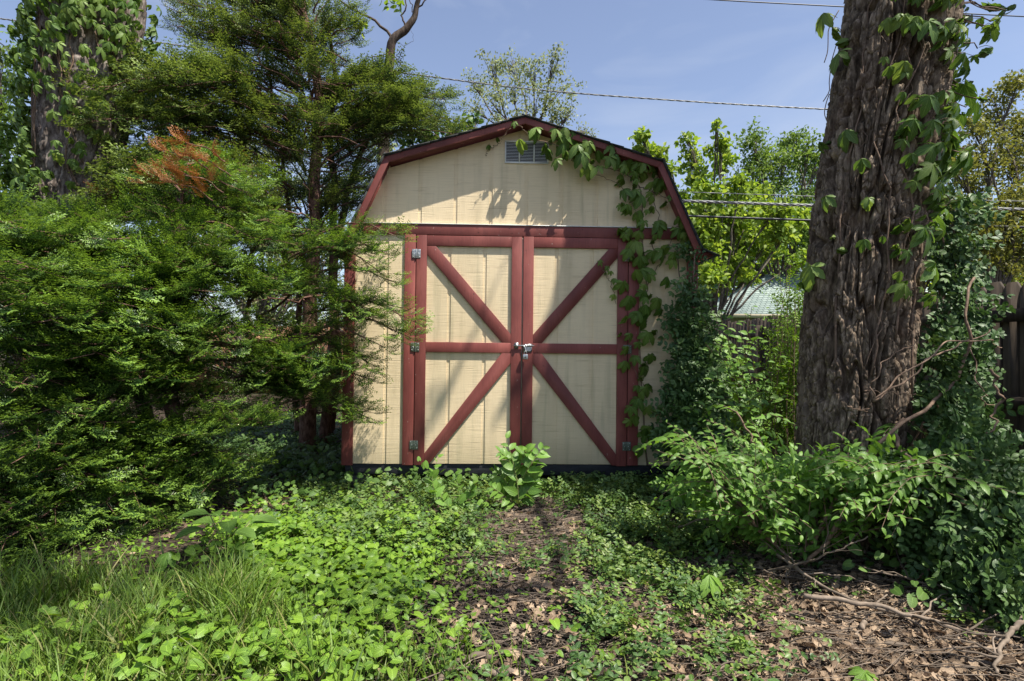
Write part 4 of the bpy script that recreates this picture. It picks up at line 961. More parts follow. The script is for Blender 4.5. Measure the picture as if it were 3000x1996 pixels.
bgtree('leafy_tree', 'bright low tree under the creeper trunk at the left edge', 30, 10, [(10, 520, 50), (60, 560, 50), (20, 600, 60), (120, 540, 50), (180, 600, 50), (-30, 450, 50)], .09, M_TREEL, 320, r0=.1)
bgtree('mulberry_tree', 'small broad leaved tree peeping over the left slope of the shed roof', 1010, 8.8, [(985, 300, 32), (1035, 300, 30), (1075, 285, 24), (1100, 275, 12), (950, 330, 30), (920, 260, 26), (1010, 330, 30)], .11, M_VIOLD, 150, r0=.06, T=L_OV)
bgtree('leafy_tree', 'long pale green treetop line behind the green shingled roof', 1800, 34, [(x, y, 60) for x in range(1500, 2420, 62) for y in (520, 600, 670)], .26, M_TREEL, 260, r0=.2, ntw=8)
# low hedge line far behind so no bare horizon shows
bgs = [(-4.6, 6.2), (-7.5, 4.5), (-2.6, 8.4), (-9, 22), (-4, 24), (1, 26), (6, 27), (11, 25), (-14, 12), (-18, 14)]
for i, (x, y) in enumerate(bgs):
    root = empty('hedgerow_shrub', (x, y, GZ), ['dark bush behind the yew stems left of the shed', 'dark bush behind the middle of the spreading yew', 'bush at the cedar fence behind the left wall of the shed', 'far rounded shrub seen low through the yew stems', 'far shrub left of the shed behind the yew', 'far shrub hidden behind the shed back', 'far shrub by the neighbour house wall', 'far shrub beside the green shingled house', 'far shrub low behind the left yew', 'far shrub at the outer left'][i], 'shrub', 'shrubs at the far end of the yard')
    ml, mt = MB(), MB()
    for k in range(14): q_ = .6 if i < 3 else 1; c = np.array([x+U(-2.6, 2.6)*q_, y+U(-1, 1)*q_, .1+U(.0, 2.6)]); cluster(ml, mt, c, .9*q_, 150, .16*q_*(.7 if i < 3 else 1), L_Q, np.array([x+U(-.5, .5), y, .2]), 8, tw=.01)
    ml.build('foliage', M_TREEL if i % 2 else M_TREEM, root); mt.build('stem', M_LIMB, root)

# bare limbed tree behind the yew
bt = empty('bare_tree', (WD(890, 700, 8)[0], WD(890, 700, 8)[1], GZ), 'nearly leafless dark tree whose crooked limb rises above the yew', 'tree')
mb = MB(); b = WD(880, 700, 8)
C = wob(curve([(b[0], b[1], GZ-.1), (b[0], b[1], 1.5), tuple(WD(885, 330, 8)), tuple(WD(893, 180, 8)), tuple(WD(906, 100, 8)), tuple(WD(938, 60, 8)), tuple(WD(962, 15, 8)), tuple(WD(985, -60, 8))], 40), .015)
mb.tube(C, np.concatenate([np.linspace(.10, .055, 26), np.linspace(.055, .022, 14)]), 10)
for pts, r in [([(906, 105), (893, 75), (862, 48), (830, 30), (795, 12), (745, -30)], .022), ([(936, 62), (925, 40), (935, 10), (930, -30)], .014), ([(945, 50), (950, 25), (940, -10)], .01), ([(906, 95), (930, 105), (952, 92), (945, 70)], .003), ([(830, 30), (800, 0), (790, -40)], .01), ([(960, 20), (990, -10), (1010, -50)], .012)]:
    mb.tube(wob(curve([WD(a, b_, 8) for a, b_ in pts], 14), .012), np.linspace(r, r*.5, 14), 7)
mb.build('trunk', bark_mat('dark_bark', (.02, .015, .012), (.05, .036, .028), (.10, .075, .06)), bt, smooth=True)
mb = MB()
for a, b_ in ((905, 8), (918, 15), (900, -5), (925, 3), (835, 55), (828, 70), (842, 62), (890, 10)): mb.inst(L_OV, WD(a, b_, 8)+rng.normal(0, .03, (5, 3)), unit(rng.normal(0, 1, (5, 3))), unit(rng.normal(0, 1, (5, 3))), .1)
mb.build('leaves', M_TREEL, bt)

# ================================================================== NEIGHBOUR HOUSE
D_H = 24
e0, e1 = WD(1655, 722, D_H), WD(2400, 715, D_H); ez = 2.55
x0, x1, yh = e0[0], e1[0], e0[1]+0
house = empty('neighbour_house', ((x0+x1)/2, yh+3, GZ), 'low house with a green shingled hip roof beyond the fence', 'house')
M_GSH, t_, n_, l_, bs_ = nodes('green_shingles')
g_ = N(t_, 'NewGeometry'); br = N(t_, 'TexBrick'); mp_ = N(t_, 'Mapping'); mp_.inputs['Rotation'].default_value = (pi/2, 0, 0); l_.new(g_.outputs['Position'], mp_.inputs[0]); l_.new(mp_.outputs[0], br.inputs[0])
br.inputs['Scale'].default_value = 2.2; br.inputs['Color1'].default_value = (.26, .33, .29, 1); br.inputs['Color2'].default_value = (.36, .43, .38, 1); br.inputs['Mortar'].default_value = (.10, .13, .12, 1); br.inputs['Mortar Size'].default_value = .035
br.inputs['Row Height'].default_value = .22; br.inputs['Brick Width'].default_value = .5
l_.new(br.outputs[0], bs_.inputs['Base Color']); bs_.inputs['Roughness'].default_value = .9
rp = 4.9; RY = yh+4
V = [(x0-.4, yh, ez), (x1+.4, yh, ez), (x1+.4, yh+8, ez), (x0-.4, yh+8, ez), (x0+4.2, RY, rp), (x1-4.2, RY, rp)]
V += [(a, b, c-.12) for a, b, c in V[:4]]
MB().add(V, [(0, 1, 5, 4), (2, 3, 4, 5), (1, 2, 5), (3, 0, 4), (0, 6, 7, 1), (1, 7, 8, 2), (2, 8, 9, 3), (3, 9, 6, 0), (6, 9, 8, 7)]).build('roof', M_GSH, house)
MB().box((x0-.45, yh-.1, ez-.14), (x1+.45, yh-.005, ez+.0)).build('gutter', noise_mat('tan_gutter', [(.42, .36, .24), (.5, .43, .3)], 6), house)
MB().box((x0, yh+.4, GZ), (x1, yh+7.6, ez-.13)).build('wall', noise_mat('tan_house_wall', [(.3, .25, .18), (.38, .31, .22)], 5), house)
for wx in (x0+2, x0+6):
    w = MB().box((wx, yh+.36, .9), (wx+1.2, yh+.398, 2.1)).build('window', M_ALU, house); MB().box((wx+.06, yh+.35, .96), (wx+1.14, yh+.359, 2.04)).build('pane', noise_mat('dark_glass', [(.02, .025, .03), (.03, .035, .04)], 3, rough=.1, bump=0), w)

# ================================================================== FENCE along the right
fence = empty('board_fence', (3.5, 0, GZ), 'dark weathered wooden fence with clipped board tops behind the oak', 'fence')
def fx(y): return 3.42+.075*(y+.5)
mb = MB(); y = -4.2
while y < 9.5:
    w = .138; x = fx(y); ht = 1.50+U(-.02, .02)+.01*math.sin(y*3)
    pts = [(y, GZ+.02), (y+w, GZ+.02), (y+w, ht-.05), (y+w-.035, ht), (y+.035, ht), (y, ht-.05)]
    n = 6; X_ = x+U(-.004, .004); V = [(X_, a, c) for a, c in pts]+[(X_+.018, a, c) for a, c in pts]
    F = [(0, 1, 2, 3), (0, 3, 4, 5), (9, 8, 7, 6), (11, 10, 9, 6)]+[(i, i+6, (i+1) % 6+6, (i+1) % 6) for i in range(6)]
    mb.add(V, F, np.tile([0, 0, U(0, 1)], (12, 1))); y += w+.006+U(0, .006)
mb.build('board_panel', M_FENCE, fence)
for z in (.0, .62, 1.22):
    a, b = -4.2, 9.5
    V = [(fx(a)-.042, a, z), (fx(b)-.042, b, z), (fx(b)-.005, b, z), (fx(a)-.005, a, z)]; V += [(p, q, r+.088) for p, q, r in V]
    MB().add(V, [(0, 3, 2, 1), (4, 5, 6, 7), (0, 1, 5, 4), (1, 2, 6, 5), (2, 3, 7, 6), (3, 0, 4, 7)]).build('rail', M_FENCE, fence)
for y in np.arange(-3.9, 9.5, 2.4):
    MB().box((fx(y)-.13, y, GZ-.1), (fx(y)-.043, y+.09, 1.38)).build('post', M_FENCE, fence)
bf = empty('board_fence', (0, 10, GZ), 'brown cedar fence crossing the yard behind the shed', 'fence')
mb = MB(); x = -16.
while x < fx(9.6):
    mb.box((x, 9.62+U(0, .006), GZ+.02), (x+.138, 9.638, 1.5+U(-.02, .02))); x += .146
mb.build('board_panel', noise_mat('cedar_boards', [(.13, .06, .035), (.24, .12, .07), (.28, .15, .09)], 4, (6, 6, 1), bump=.3, rndvar=.5), bf)
for z in (.1, 1.2): MB().box((-16, 9.64, z), (fx(9.6), 9.68, z+.09)).build('rail', M_FENCE, bf)

# ================================================================== WIRES
def wire(pts, r, label, mat, twist=0, name='utility_wire'):
    P = curve([WD(a*2357/3000, b*2357/3000, d) for a, b, d in pts], 160); mb = MB()
    if twist:
        s = np.linspace(0, 1, 160)*twist*2*pi
        for ph in (0, 2*pi/3, 4*pi/3):
            Q = P+np.stack([0*s, np.cos(s+ph)*r, np.sin(s+ph)*r], 1); mb.tube(Q, r*.85, 6)
    else: mb.tube(P, r, 6)
    return tag(mb.build(name, mat, smooth=True), label, 'wire', 'overhead wires crossing the yard')
M_WB = noise_mat('black_cable', [(.025, .025, .028), (.05, .05, .055)], 10, rough=.45, bump=0)
M_WG = noise_mat('grey_cable', [(.16, .16, .165), (.33, .33, .33)], 10, rough=.4, bump=0)
wire([(-200, 30, 14), (60, 63, 14), (537, 135, 14), (1152, 211, 14), (1560, 262, 14), (2000, 296, 14), (2431, 321, 14), (3000, 346, 14), (3400, 355, 14)], .012, 'twisted service cable running from the yew past the shed ridge to the oak', M_WG, 42)
wire([(1800, -22, 14), (2097, 0, 14), (2508, 22, 14), (2919, 45, 14), (3300, 62, 14)], .015, 'single dark wire crossing the top right corner of the sky', M_WB)
wire([(900, 515, 11), (1500, 545, 11), (1988, 562, 11), (2401, 576, 11), (2776, 585, 11), (3300, 596, 11)], .007, 'thinnest wire, just above the two thick cables right of the shed', M_WG)
wire([(900, 545, 11), (1500, 571, 11), (1997, 589, 11), (2403, 603, 11), (2798, 610, 11), (3300, 620, 11)], .017, 'upper of the two thick cables between shed and oak', M_WG, 30)
wire([(900, 590, 11), (1500, 614, 11), (2015, 633, 11), (2378, 646, 11), (2878, 663, 11), (3300, 668, 11)], .021, 'lower of the two thick cables between shed and oak', M_WB)
wire([(-100, 60, 9), (0, 126, 9), (60, 170, 9), (300, 330, 9), (500, 420, 9)], .009, 'thin sloping wire at the left edge behind the creeper trunk', M_WB)

# ================================================================== SHRUBS AND SAPLINGS
def leafy(mbL, mbS, P, T, n, size, r0=.005, spread=.9, plane=(0, 0, 1), jz=.3):
    """alternate leaves in one plane along a branch"""
    C = curve(P, 18); mbS.tube(C, np.linspace(r0, r0*.3, 18), 5, cap=False); Tn = unit(np.gradient(C, axis=0)); L = []; X = []; Z = []; Sz = []
    for i in range(n):
        f = .12+.88*i/max(1, n-1); k = min(17, int(f*17)); t = Tn[k]; sd = unit(np.cross(plane, t))*(1 if i % 2 else -1)
        L.append(C[k]); X.append(unit(sd*spread+t*.7+rng.normal(0, .12, 3))); Z.append(unit(np.array(plane)+rng.normal(0, jz, 3))); Sz.append(size*(1-.45*f*f)*U(.8, 1.15))
    mbL.inst(T, np.array(L), np.array(X), np.array(Z), np.array(Sz))
elm = empty('elm_shrub', tuple(WG(1830, 1290)), 'arching light green shrub with toothed leaves in front of the oak base', 'shrub')
mL, mS = MB(), MB()
root = WG(1830, 1290)
mains = [([(1800, 1330, 3.2), (1870, 1240, 3.2), (1960, 1130, 3.25), (2010, 1030, 3.3), (2080, 960, 3.25)], .017), ([(1810, 1320, 3.25), (1790, 1180, 3.4), (1740, 1040, 3.5), (1700, 950, 3.6)], .011), ([(1830, 1310, 3.1), (1700, 1160, 3.1), (1600, 1050, 3.3)], .01),
         ([(1850, 1300, 3.1), (1980, 1160, 3.0), (2130, 1090, 2.9), (2250, 1110, 2.8)], .011)]
ends = []
for pts, r in mains:
    C = wob(curve([WD(*p) for p in pts], 24), .012); mS.tube(C, np.linspace(r, r*.55, 24), 7); ends.append(C)
tips = [(1535, 965, 3.5), (1600, 1000, 3.2), (1640, 930, 3.7), (1520, 1010, 3.3), (1560, 1060, 3.2), (1530, 1110, 3.3), (1620, 1050, 3.1), (1680, 1010, 3.1), (1740, 980, 3.1), (1790, 960, 3.1),
        (1660, 1090, 3.0), (1720, 1060, 2.95), (1790, 1040, 2.9), (1850, 1020, 2.9), (1920, 1030, 2.9), (1980, 1040, 2.8), (2050, 1050, 2.8), (1880, 1100, 2.8), (1950, 1120, 2.8), (2020, 1110, 2.75), (2100, 1090, 2.75), (2160, 1110, 2.7), (2220, 1130, 2.7),
        (2280, 1130, 2.7), (2350, 1200, 2.6), (2330, 1150, 2.7), (2150, 1170, 2.7), (2230, 1190, 2.65), (2080, 1170, 2.8), (1600, 1140, 3.1), (1650, 1160, 3.0), (1720, 1150, 2.95), (1790, 1130, 2.9), (1580, 980, 3.4), (1840, 1170, 2.85), (1500, 1060, 3.5), (1660, 960, 3.5), (1730, 930, 3.5), (2180, 1060, 2.9), (2260, 1080, 2.9), (1580, 1000, 3.4), (1690, 985, 3.3), (1620, 960, 3.4), (1870, 1180, 2.8), (1930, 1170, 2.8), (1990, 1160, 2.8), (2050, 1140, 2.8), (1900, 1060, 2.85), (1960, 1070, 2.85), (2030, 1080, 2.85), (1820, 1080, 2.9), (1760, 1090, 2.95), (1700, 1110, 3.0), (1550, 1020, 3.2), (1620, 1100, 3.1)]
for i, (a, b, d) in enumerate(tips*3):
    tip = WD(a+U(-45, 45)*(i >= len(tips)), b+U(-30, 50)*(i >= len(tips)), d+U(-.15, .35)) if False else WD(a+U(-45, 45)*(i >= len(tips)), b+(38 if 1560 < a < 2130 else 8)+U(-30, 50)*(i >= len(tips)), d+U(-.15, .35)); C = ends[int(np.argmin([np.min(np.linalg.norm(E-tip, axis=1)) for E in ends]))]
    dist = np.linalg.norm(C-tip, axis=1); k = int(np.argmin(abs(dist-.45))); o = C[k]
    m = (o+tip)/2+np.array([0, 0, .03+.07*U()])
    n = int(np.clip(np.linalg.norm(tip-o)/.034, 7, 20)); leafy(mL, mS, [o, m, tip], L_ELM, n, U(.05, .08), .003, .8, (U(-.2, .2), -.45, 1))
mass(mL, lambda n: blobpts(fb, n, .4), 240, SPR_ELM, .8, norm=(0, -.5, 1))
mL.build('leaves', M_ELM, elm); mS.build('stem', M_VINEST, elm)

# big ovate-leaved shrub and privet between shed and oak
bs1 = empty('honeysuckle_shrub', tuple(WG(1680, 1090)), 'broad leaved light green bush between the shed corner and the oak', 'shrub')
mL, mS = MB(), MB()
for (a, b, d) in [(1625, 715, 4.1), (1660, 725, 4.1), (1650, 760, 4.0), (1700, 750, 4.1), (1720, 790, 4.0), (1660, 800, 4.0), (1700, 830, 3.9), (1640, 850, 3.9), (1740, 850, 4.0), (1690, 880, 3.9), (1760, 800, 4.2), (1730, 720, 4.3), (1620, 780, 4.0), (1780, 880, 4.0), (1640, 900, 3.9), (1820, 900, 3.9), (1600, 930, 3.8), (1740, 920, 3.8), (1560, 985, 3.8), (1800, 830, 4.2)]*2:
    tip = WD(a+U(-18, 18), b+U(-15, 15), d+.45+U(-.15, .2)); g = WG(1690+U(-60, 80), 1045); leafy(mL, mS, [g, (g+tip)/2+np.array([U(-.1, .1), 0, .12]), tip], L_OV, 18, .12, .006, .9, (0, -.6, 1), .45)
mL.build('leaves', M_ELM, bs1); mS.build('stem', M_VINEST, bs1)
pv = empty('privet_shrub', tuple(WG(1820, 1075)), 'upright small leaved bush tight against the left side of the oak', 'shrub')
mL, mS = MB(), MB()
for _ in range(70):
    a, b, d = U(1775, 1885), U(600, 900), U(4.7, 5.4); 
    if a < 1790: b = max(b, 690)
    tip = WD(a, b, d); g = np.array([tip[0]+U(-.2, .2), tip[1]+U(-.1, .1), GZ]); C = curve([g, (g+tip)/2+np.array([U(-.08, .08), 0, 0]), tip], 16)
    mS.tube(C, np.linspace(.006, .002, 16), 5, cap=False)
    k = np.arange(5, 16); 
    for j in k:
        mL.inst(SPR_PRIV[j % 3], [C[j]]*2, unit(rng.normal(0, 1, (2, 3))+np.array([0, 0, .7])), unit(rng.normal(0, 1, (2, 3))), U(.5, .95))
mL.build('leaves', M_VIOL, pv); mS.build('stem', M_VINEST, pv)

sp_ = empty('nettle_sapling', tuple(WG(1195, 1175)), 'leafy light green sapling standing in front of the shed doors', 'plant')
mL, mS = MB(), MB(); g = WG(1195, 1175); Yp = g[1]
for pts in [[(1195, 1170), (1190, 1110), (1180, 1060), (1165, 1010)], [(1192, 1120), (1215, 1080), (1235, 1050), (1250, 1030)], [(1195, 1150), (1165, 1110), (1140, 1085)], [(1197, 1140), (1225, 1100), (1225, 1060)], [(1190, 1090), (1205, 1050), (1210, 1030)], [(1195, 1165), (1160, 1140), (1130, 1120)], [(1195, 1160), (1215, 1130), (1230, 1110)], [(1193, 1110), (1170, 1060), (1150, 1040)]]:
    P = [WY(a, b, Yp+U(-.08, .03)) for a, b in pts]; leafy(mL, mS, P, L_OV, 11, .115, .004, .7, (0, -.75, .8), .4)
mL.build('leaves', M_ELM, sp_); mS.build('stem', M_GSTEM, sp_)
sp2 = empty('bramble_sapling', tuple(WG(1060, 1190)), 'pale lobed seedling left of the sapling under the left door', 'plant')
mL, mS = MB(), MB(); Yp = WG(1060, 1190)[1]
for pts in [[(1060, 1190), (1055, 1130), (1050, 1090)], [(1062, 1180), (1080, 1140), (1090, 1110)], [(1040, 1190), (1000, 1120), (985, 1085), (965, 1060)], [(1050, 1190), (1020, 1150), (1010, 1110)], [(1065, 1190), (1110, 1160), (1120, 1130)], [(1060, 1200), (1060, 1230), (1100, 1250)], [(1005, 1150), (995, 1100), (1010, 1050)]]:
    leafy(mL, mS, [WY(a, b, Yp+U(-.05, .05)) for a, b in pts], L_HEART2, 9, .07, .003, .8, (0, -.6, 1), .5)
mL.build('leaves', M_ELM, sp2); mS.build('stem', M_GSTEM, sp2)

def rosette(name, label, px, py, n, size, T, mat, hgt, sp=.3, upf=.6, cat='plant'):
    g = WG(px, py); r = empty(name, tuple(g), label, cat); mL, mS = MB(), MB()
    for i in range(n):
        a = 2*pi*i/n+U(-.3, .3); dv = np.array([cos(a), sin(a), upf*U(.5, 1.4)]); p = g+np.array([0, 0, hgt*U(.5, 1)]); o = p+dv*sp*U(.2, .45)
        mS.tube([g, (g+o)/2+np.array([0, 0, .02]), o], .003, 5); mL.inst(T, [o], [unit(dv*[1, 1, .25])], [(dv[0]*-.35, dv[1]*-.35-.25, 1)], size*U(.8, 1.15))
    mL.build('leaves', mat, r); mS.build('stem', M_GSTEM, r)
rosette('pokeweed', 'big smooth oval leaves standing in the shade at the yew edge', 520, 1285, 9, .15, L_OV, M_VIOLD, .17, .3)
def fiveleaf(label, px, py, h_, s, k):
    g = WG(px, py); r = empty('creeper_seedling', tuple(g), label, 'plant', 'creeper seedlings on the ground'); mS, mL = MB(), MB()
    o = g+np.array([U(-.02, .02), U(-.03, .0), h_]); mS.tube([g, (g+o)/2+np.array([.01, 0, 0]), o], .002, 5)
    mL.inst(L_COMP[k], [o], [unit([U(-.4, .4), -1, -.1])], [(0, -.35, 1)], s)
    mL.inst(L_COMP[(k+1) % 5], [o+np.array([.0, .01, 0])], [unit([U(-.4, .4), .6, .1])], [(0, -.35, 1)], s*.7)
    mL.build('leaflets', M_VIOL if k % 2 else M_ELM, r); mS.build('stem', M_GSTEM, r)
FL = [('five leaved seedling at the bottom edge right of the middle', 1985, 1560, .05, .11, 0), ('five leaved seedling in the leaf litter beside the middle bottom creepers', 1700, 1480, .07, .10, 1), ('five leaved seedling below the arching branch on the right', 1630, 1370, .14, .13, 2), ('five leaved seedling at the bottom of the violet patch', 865, 1500, .06, .08, 3),
      ('five leaved seedling amid the upper violets', 745, 1390, .09, .09, 4), ('five leaved seedling left of the path by the periwinkle', 975, 1255, .08, .09, 1), ('five leaved seedling among grass at left', 390, 1330, .1, .10, 2), ('five leaved seedling right of the big oval leaves', 640, 1300, .08, .09, 3), ('five leaved seedling right of the door sapling', 1560, 1190, .1, .1, 0)]
for a in FL: fiveleaf(*a)

# ================================================================== GROUND COVER
def gpx(x, y):                                       # print position of ground points
    return inv(np.stack([x, y, H(x, y)], 1))
def scatter(n, dens, xr=(-4.5, 4.2), yr=(-3.6, .6)):
    out = []; m = 0
    while m < n:
        x, y = U(*xr, 4*n), U(*yr, 4*n); q = gpx(x, y); w = dens(q[:, 0], q[:, 1], x, y); k = (U(0, 1, len(x)) < w) & (y > CAM[1]+1.35)
        out.append(np.stack([x[k], y[k]], 1)); m += k.sum()
        if len(out) > 40: break
    o = np.concatenate(out)[:n]; return o
def bump(px, py, cx, cy, rx, ry): return np.exp(-(((px-cx)/rx)**2+((py-cy)/ry)**2)**1.5)
def notshed(x, y): return ~((abs(x) < 1.48) & (y > .02))
def clump(x, y, s=0, sc=3.5, lo=.42, hi=.6): return np.clip((fbm(x*sc, y*sc, s, 3)/.9375-lo)/(hi-lo), 0, 1)
# violets
def dv(px, py, x, y):
    return np.clip(bump(px, py, 770, 1320, 225, 110)+bump(px, py, 640, 1480, 270, 130)*.7+bump(px, py, 600, 1240, 100, 50)*.4+bump(px, py, 200, 1500, 260, 120)*.12+bump(px, py, 1130, 1530, 200, 80)*.06, 0, 1)*notshed(x, y)*(1-.9*bump(px, py, 1220, 1440, 220, 150))*(.25+.75*clump(x, y, 13, 3.2, .36, .5))
g = scatter(4200, dv); n = len(g); mL, mS = MB(), MB()
z = H(g[:, 0], g[:, 1]); hh = U(.03, .12, n)*(.7+.6*fbm(g[:, 0]*2, g[:, 1]*2, 5)); loc = np.column_stack([g, z+hh]); a = U(0, 2*pi, n)
X = np.column_stack([np.cos(a), np.sin(a)-.35, U(-.35, .1, n)]); Z = unit(rng.normal(0, .33, (n, 3))+[.15, -.35, 1]); sz = U(.022, .047, n)
q = U(0, 1, n) < .5; mL.inst(L_HEART, loc[q], X[q], Z[q], sz[q]); mL.inst(L_HEART2, loc[~q], X[~q], Z[~q], sz[~q])
for i in range(0, n, 3): mS.tube([(g[i, 0]+U(-.02, .02), g[i, 1]+U(-.02, .02), z[i]), loc[i]-X[i]*.005], .0012, 3, cap=False)
tag(mL.build('violet_leaves', M_VIOL), 'bright heart shaped violet leaves carpeting the left foreground', 'ground cover', kind='stuff')
tag(mS.build('violet_stalks', M_GSTEM), 'thin stalks under the violet leaves', 'ground cover', kind='stuff')
# heart-leaved vine, duller, by the shed and under the right shrubs
def dh(px, py, x, y):
    return np.clip(bump(px, py, 800, 1115, 230, 45)*.5+bump(px, py, 600, 1130, 120, 60)*.4+bump(px, py, 1960, 1240, 130, 60)*1+bump(px, py, 2150, 1360, 170, 70)*.6+bump(px, py, 1000, 1110, 120, 30)*.5+bump(px, py, 680, 1040, 80, 40)*.5, 0, 1)*notshed(x, y)
g = scatter(1000, dh, yr=(-3.6, 2.2)); n = len(g); mL = MB(); z = H(g[:, 0], g[:, 1]); loc = np.column_stack([g, z+U(.03, .2, n)]); a = U(0, 2*pi, n)
mL.inst(L_HEART2, loc, np.column_stack([np.cos(a), np.sin(a)-.5, -U(.1, .8, n)]), unit(rng.normal(0, .4, (n, 3))+[0, -.5, .9]), U(.03, .062, n))
tag(mL.build('heart_leaf_vine', M_VIOLD), 'dull green heart shaped leaves trailing below the shed and shrubs', 'ground cover', kind='stuff')
# periwinkle
def dp(px, py, x, y):
    w = bump(px, py, 930, 1190, 260, 95)*1.2+bump(px, py, 1500, 1330, 300, 150)*.9+bump(px, py, 1430, 1120, 320, 55)*1.1+bump(px, py, 1480, 1520, 260, 120)*.8+bump(px, py, 1150, 1100, 250, 40)+bump(px, py, 1250, 1280, 200, 60)*.35+bump(px, py, 1700, 1200, 250, 90)*.7+bump(px, py, 1150, 1450, 260, 160)*.25+bump(px, py, 2300, 1380, 150, 90)*.3+bump(px, py, 700, 1060, 100, 50)*.6
    hole = (1-.92*bump(px, py, 1230, 1225, 130, 60))*(1-.95*bump(px, py, 1160, 1440, 210, 160))*(1-.4*bump(px, py, 1270, 1300, 100, 80))*(1-.6*bump(px, py, 1300, 1340, 100, 60))*(1-.5*bump(px, py, 1750, 1420, 160, 120))
    hole = hole*(1-.7*bump(px, py, 1215, 1390, 105, 230))
    return np.clip(w*hole*(.2+.8*clump(x, y, 4, 4, .38, .52)), 0, 1)*notshed(x, y)
g = scatter(7600, dp, yr=(-3.6, 1.5)); n = len(g); mL = MB(); z = H(g[:, 0], g[:, 1]); a = U(0, 2*pi, n); k = rng.integers(4, size=n)
X = np.column_stack([np.cos(a), np.sin(a), U(.0, 1.1, n)]); Z = unit(rng.normal(0, .3, (n, 3))+[0, 0, 1]); loc = np.column_stack([g, z+U(.005, .05, n)])
for i in range(4): q = k == i; mL.inst(SPR_VINCA[i], loc[q], X[q], Z[q], U(.65, 1.15, q.sum()))
tag(mL.build('periwinkle', M_VINCA), 'small glossy periwinkle leaves covering the ground before the shed', 'ground cover', kind='stuff')
# ivy-like dark cover hugging the shed sill and yard behind
def di(px, py, x, y): return np.clip((y > .1)*(abs(x) > 1.6)*.9+bump(px, py, 1650, 1120, 250, 70)+bump(px, py, 2000, 1180, 300, 80), 0, 1)*notshed(x, y)
g = scatter(4200, di, xr=(-4.5, 3.4), yr=(-2.6, 4.5)); n = len(g); mL = MB(); z = H(g[:, 0], g[:, 1]); a = U(0, 2*pi, n)
for i in range(4): q = rng.integers(4, size=n) == i; mL.inst(SPR_EUON[i], np.column_stack([g, z+U(.01, .14, n)])[q], np.column_stack([np.cos(a), np.sin(a), U(-.1, .6, n)])[q], unit(rng.normal(0, .35, (n, 3))+[0, -.2, 1])[q], U(.6, 1.1, q.sum()))
tag(mL.build('undergrowth', M_EUON), 'dark low undergrowth around the shed sides and oak foot', 'ground cover', kind='stuff')
# grass
def blade(seed):
    r = np.random.default_rng(seed); V = []; A = []; F = []; n = 6; c = r.uniform(.25, .75)
    for i in range(n+1):
        t = i/n; w = .011*(1-t**2.2)+.0008; V += [(c*t*t, -w, t*(1-.28*c*t)), (c*t*t, w, t*(1-.28*c*t))]; A += [(t, -1, 0), (t, 1, 0)]
    for i in range(n): F.append((2*i, 2*i+1, 2*i+3, 2*i+2))
    return pack(V, F, A)
BL = [blade(k) for k in range(5)]
def dg(px, py, x, y):
    return np.clip(bump(px, py, 280, 1500, 330, 130)+bump(px, py, 500, 1450, 110, 80)*.5+bump(px, py, 100, 1480, 250, 110)+bump(px, py, 800, 1560, 260, 60)*.4+bump(px, py, 1080, 1570, 300, 30)*.05, 0, 1)
g = scatter(11000, dg); n = len(g); mL = MB(); z = H(g[:, 0], g[:, 1]); a = U(0, 2*pi, n)+.0; k = rng.integers(5, size=n); pq = gpx(g[:, 0], g[:, 1]); hgt = .05+.17*U(0, 1, n)**1.8*(.5+clump(g[:, 0], g[:, 1], 9, 5, .35, .6))+.12*U(0, 1, n)*bump(pq[:, 0], pq[:, 1], 540, 1440, 120, 100)
ln = rng.normal(0, .22, (n, 2))
for i in range(5): q = k == i; m = q.sum(); mL.inst(BL[i], np.column_stack([g, z-.005])[q], np.column_stack([np.cos(a), np.sin(a), 0*a])[q], np.column_stack([ln, 1+0*a])[q], np.column_stack([hgt[q], .2*np.ones(m)*U(.6, 2.0, m), hgt[q]]))
tag(mL.build('grass', M_GRASS), 'long uncut grass in the lower left corner', 'grass', kind='stuff')
# small clover-like filler so little soil shows at left
def df(px, py, x, y): return np.clip(bump(px, py, 400, 1420, 600, 200)*.7+bump(px, py, 900, 1480, 250, 140)*.5+bump(px, py, 1250, 1400, 400, 200)*.12, 0, 1)*notshed(x, y)
g = scatter(4200, df); n = len(g); mL = MB(); z = H(g[:, 0], g[:, 1]); a = U(0, 2*pi, n)
mL.inst(L_HEART, np.column_stack([g, z+U(.01, .045, n)]), np.column_stack([np.cos(a), np.sin(a), 0*a]), unit(rng.normal(0, .35, (n, 3))+[0, -.2, 1]), U(.012, .026, n))
tag(mL.build('clover', M_VIOL), 'tiny clover leaves between grass and violets', 'ground cover', kind='stuff')
# dead leaves
def dl_(px, py, x, y):
    return np.clip(bump(px, py, 2000, 1480, 460, 150)+bump(px, py, 1750, 1290, 200, 60)*.5+bump(px, py, 1300, 1420, 260, 150)*.22+bump(px, py, 1260, 1215, 150, 50)*.22+bump(px, py, 620, 1110, 110, 60)*.3+bump(px, py, 700, 1540, 300, 60)*.05+bump(px, py, 2200, 1300, 200, 100)*.4+.012, 0, 1)*notshed(x, y)
g = scatter(6500, dl_, yr=(-3.6, 1)); n = len(g); mL = MB(); z = H(g[:, 0], g[:, 1]); a = U(0, 2*pi, n); k = rng.integers(4, size=n)
loc = np.column_stack([g, z+U(.0, .028, n)]); X = np.column_stack([np.cos(a), np.sin(a), rng.normal(0, .25, n)]); Z = unit(rng.normal(0, .45, (n, 3))+[0, -.1, 1])
for i in range(4): q = k == i; mL.inst(L_OAK[i], loc[q], X[q], Z[q], U(.025, .06, q.sum()))
tag(mL.build('leaf_litter', M_DEADLEAF), 'tan and brown dead oak leaves littering the lower right ground', 'leaf litter', kind='stuff')
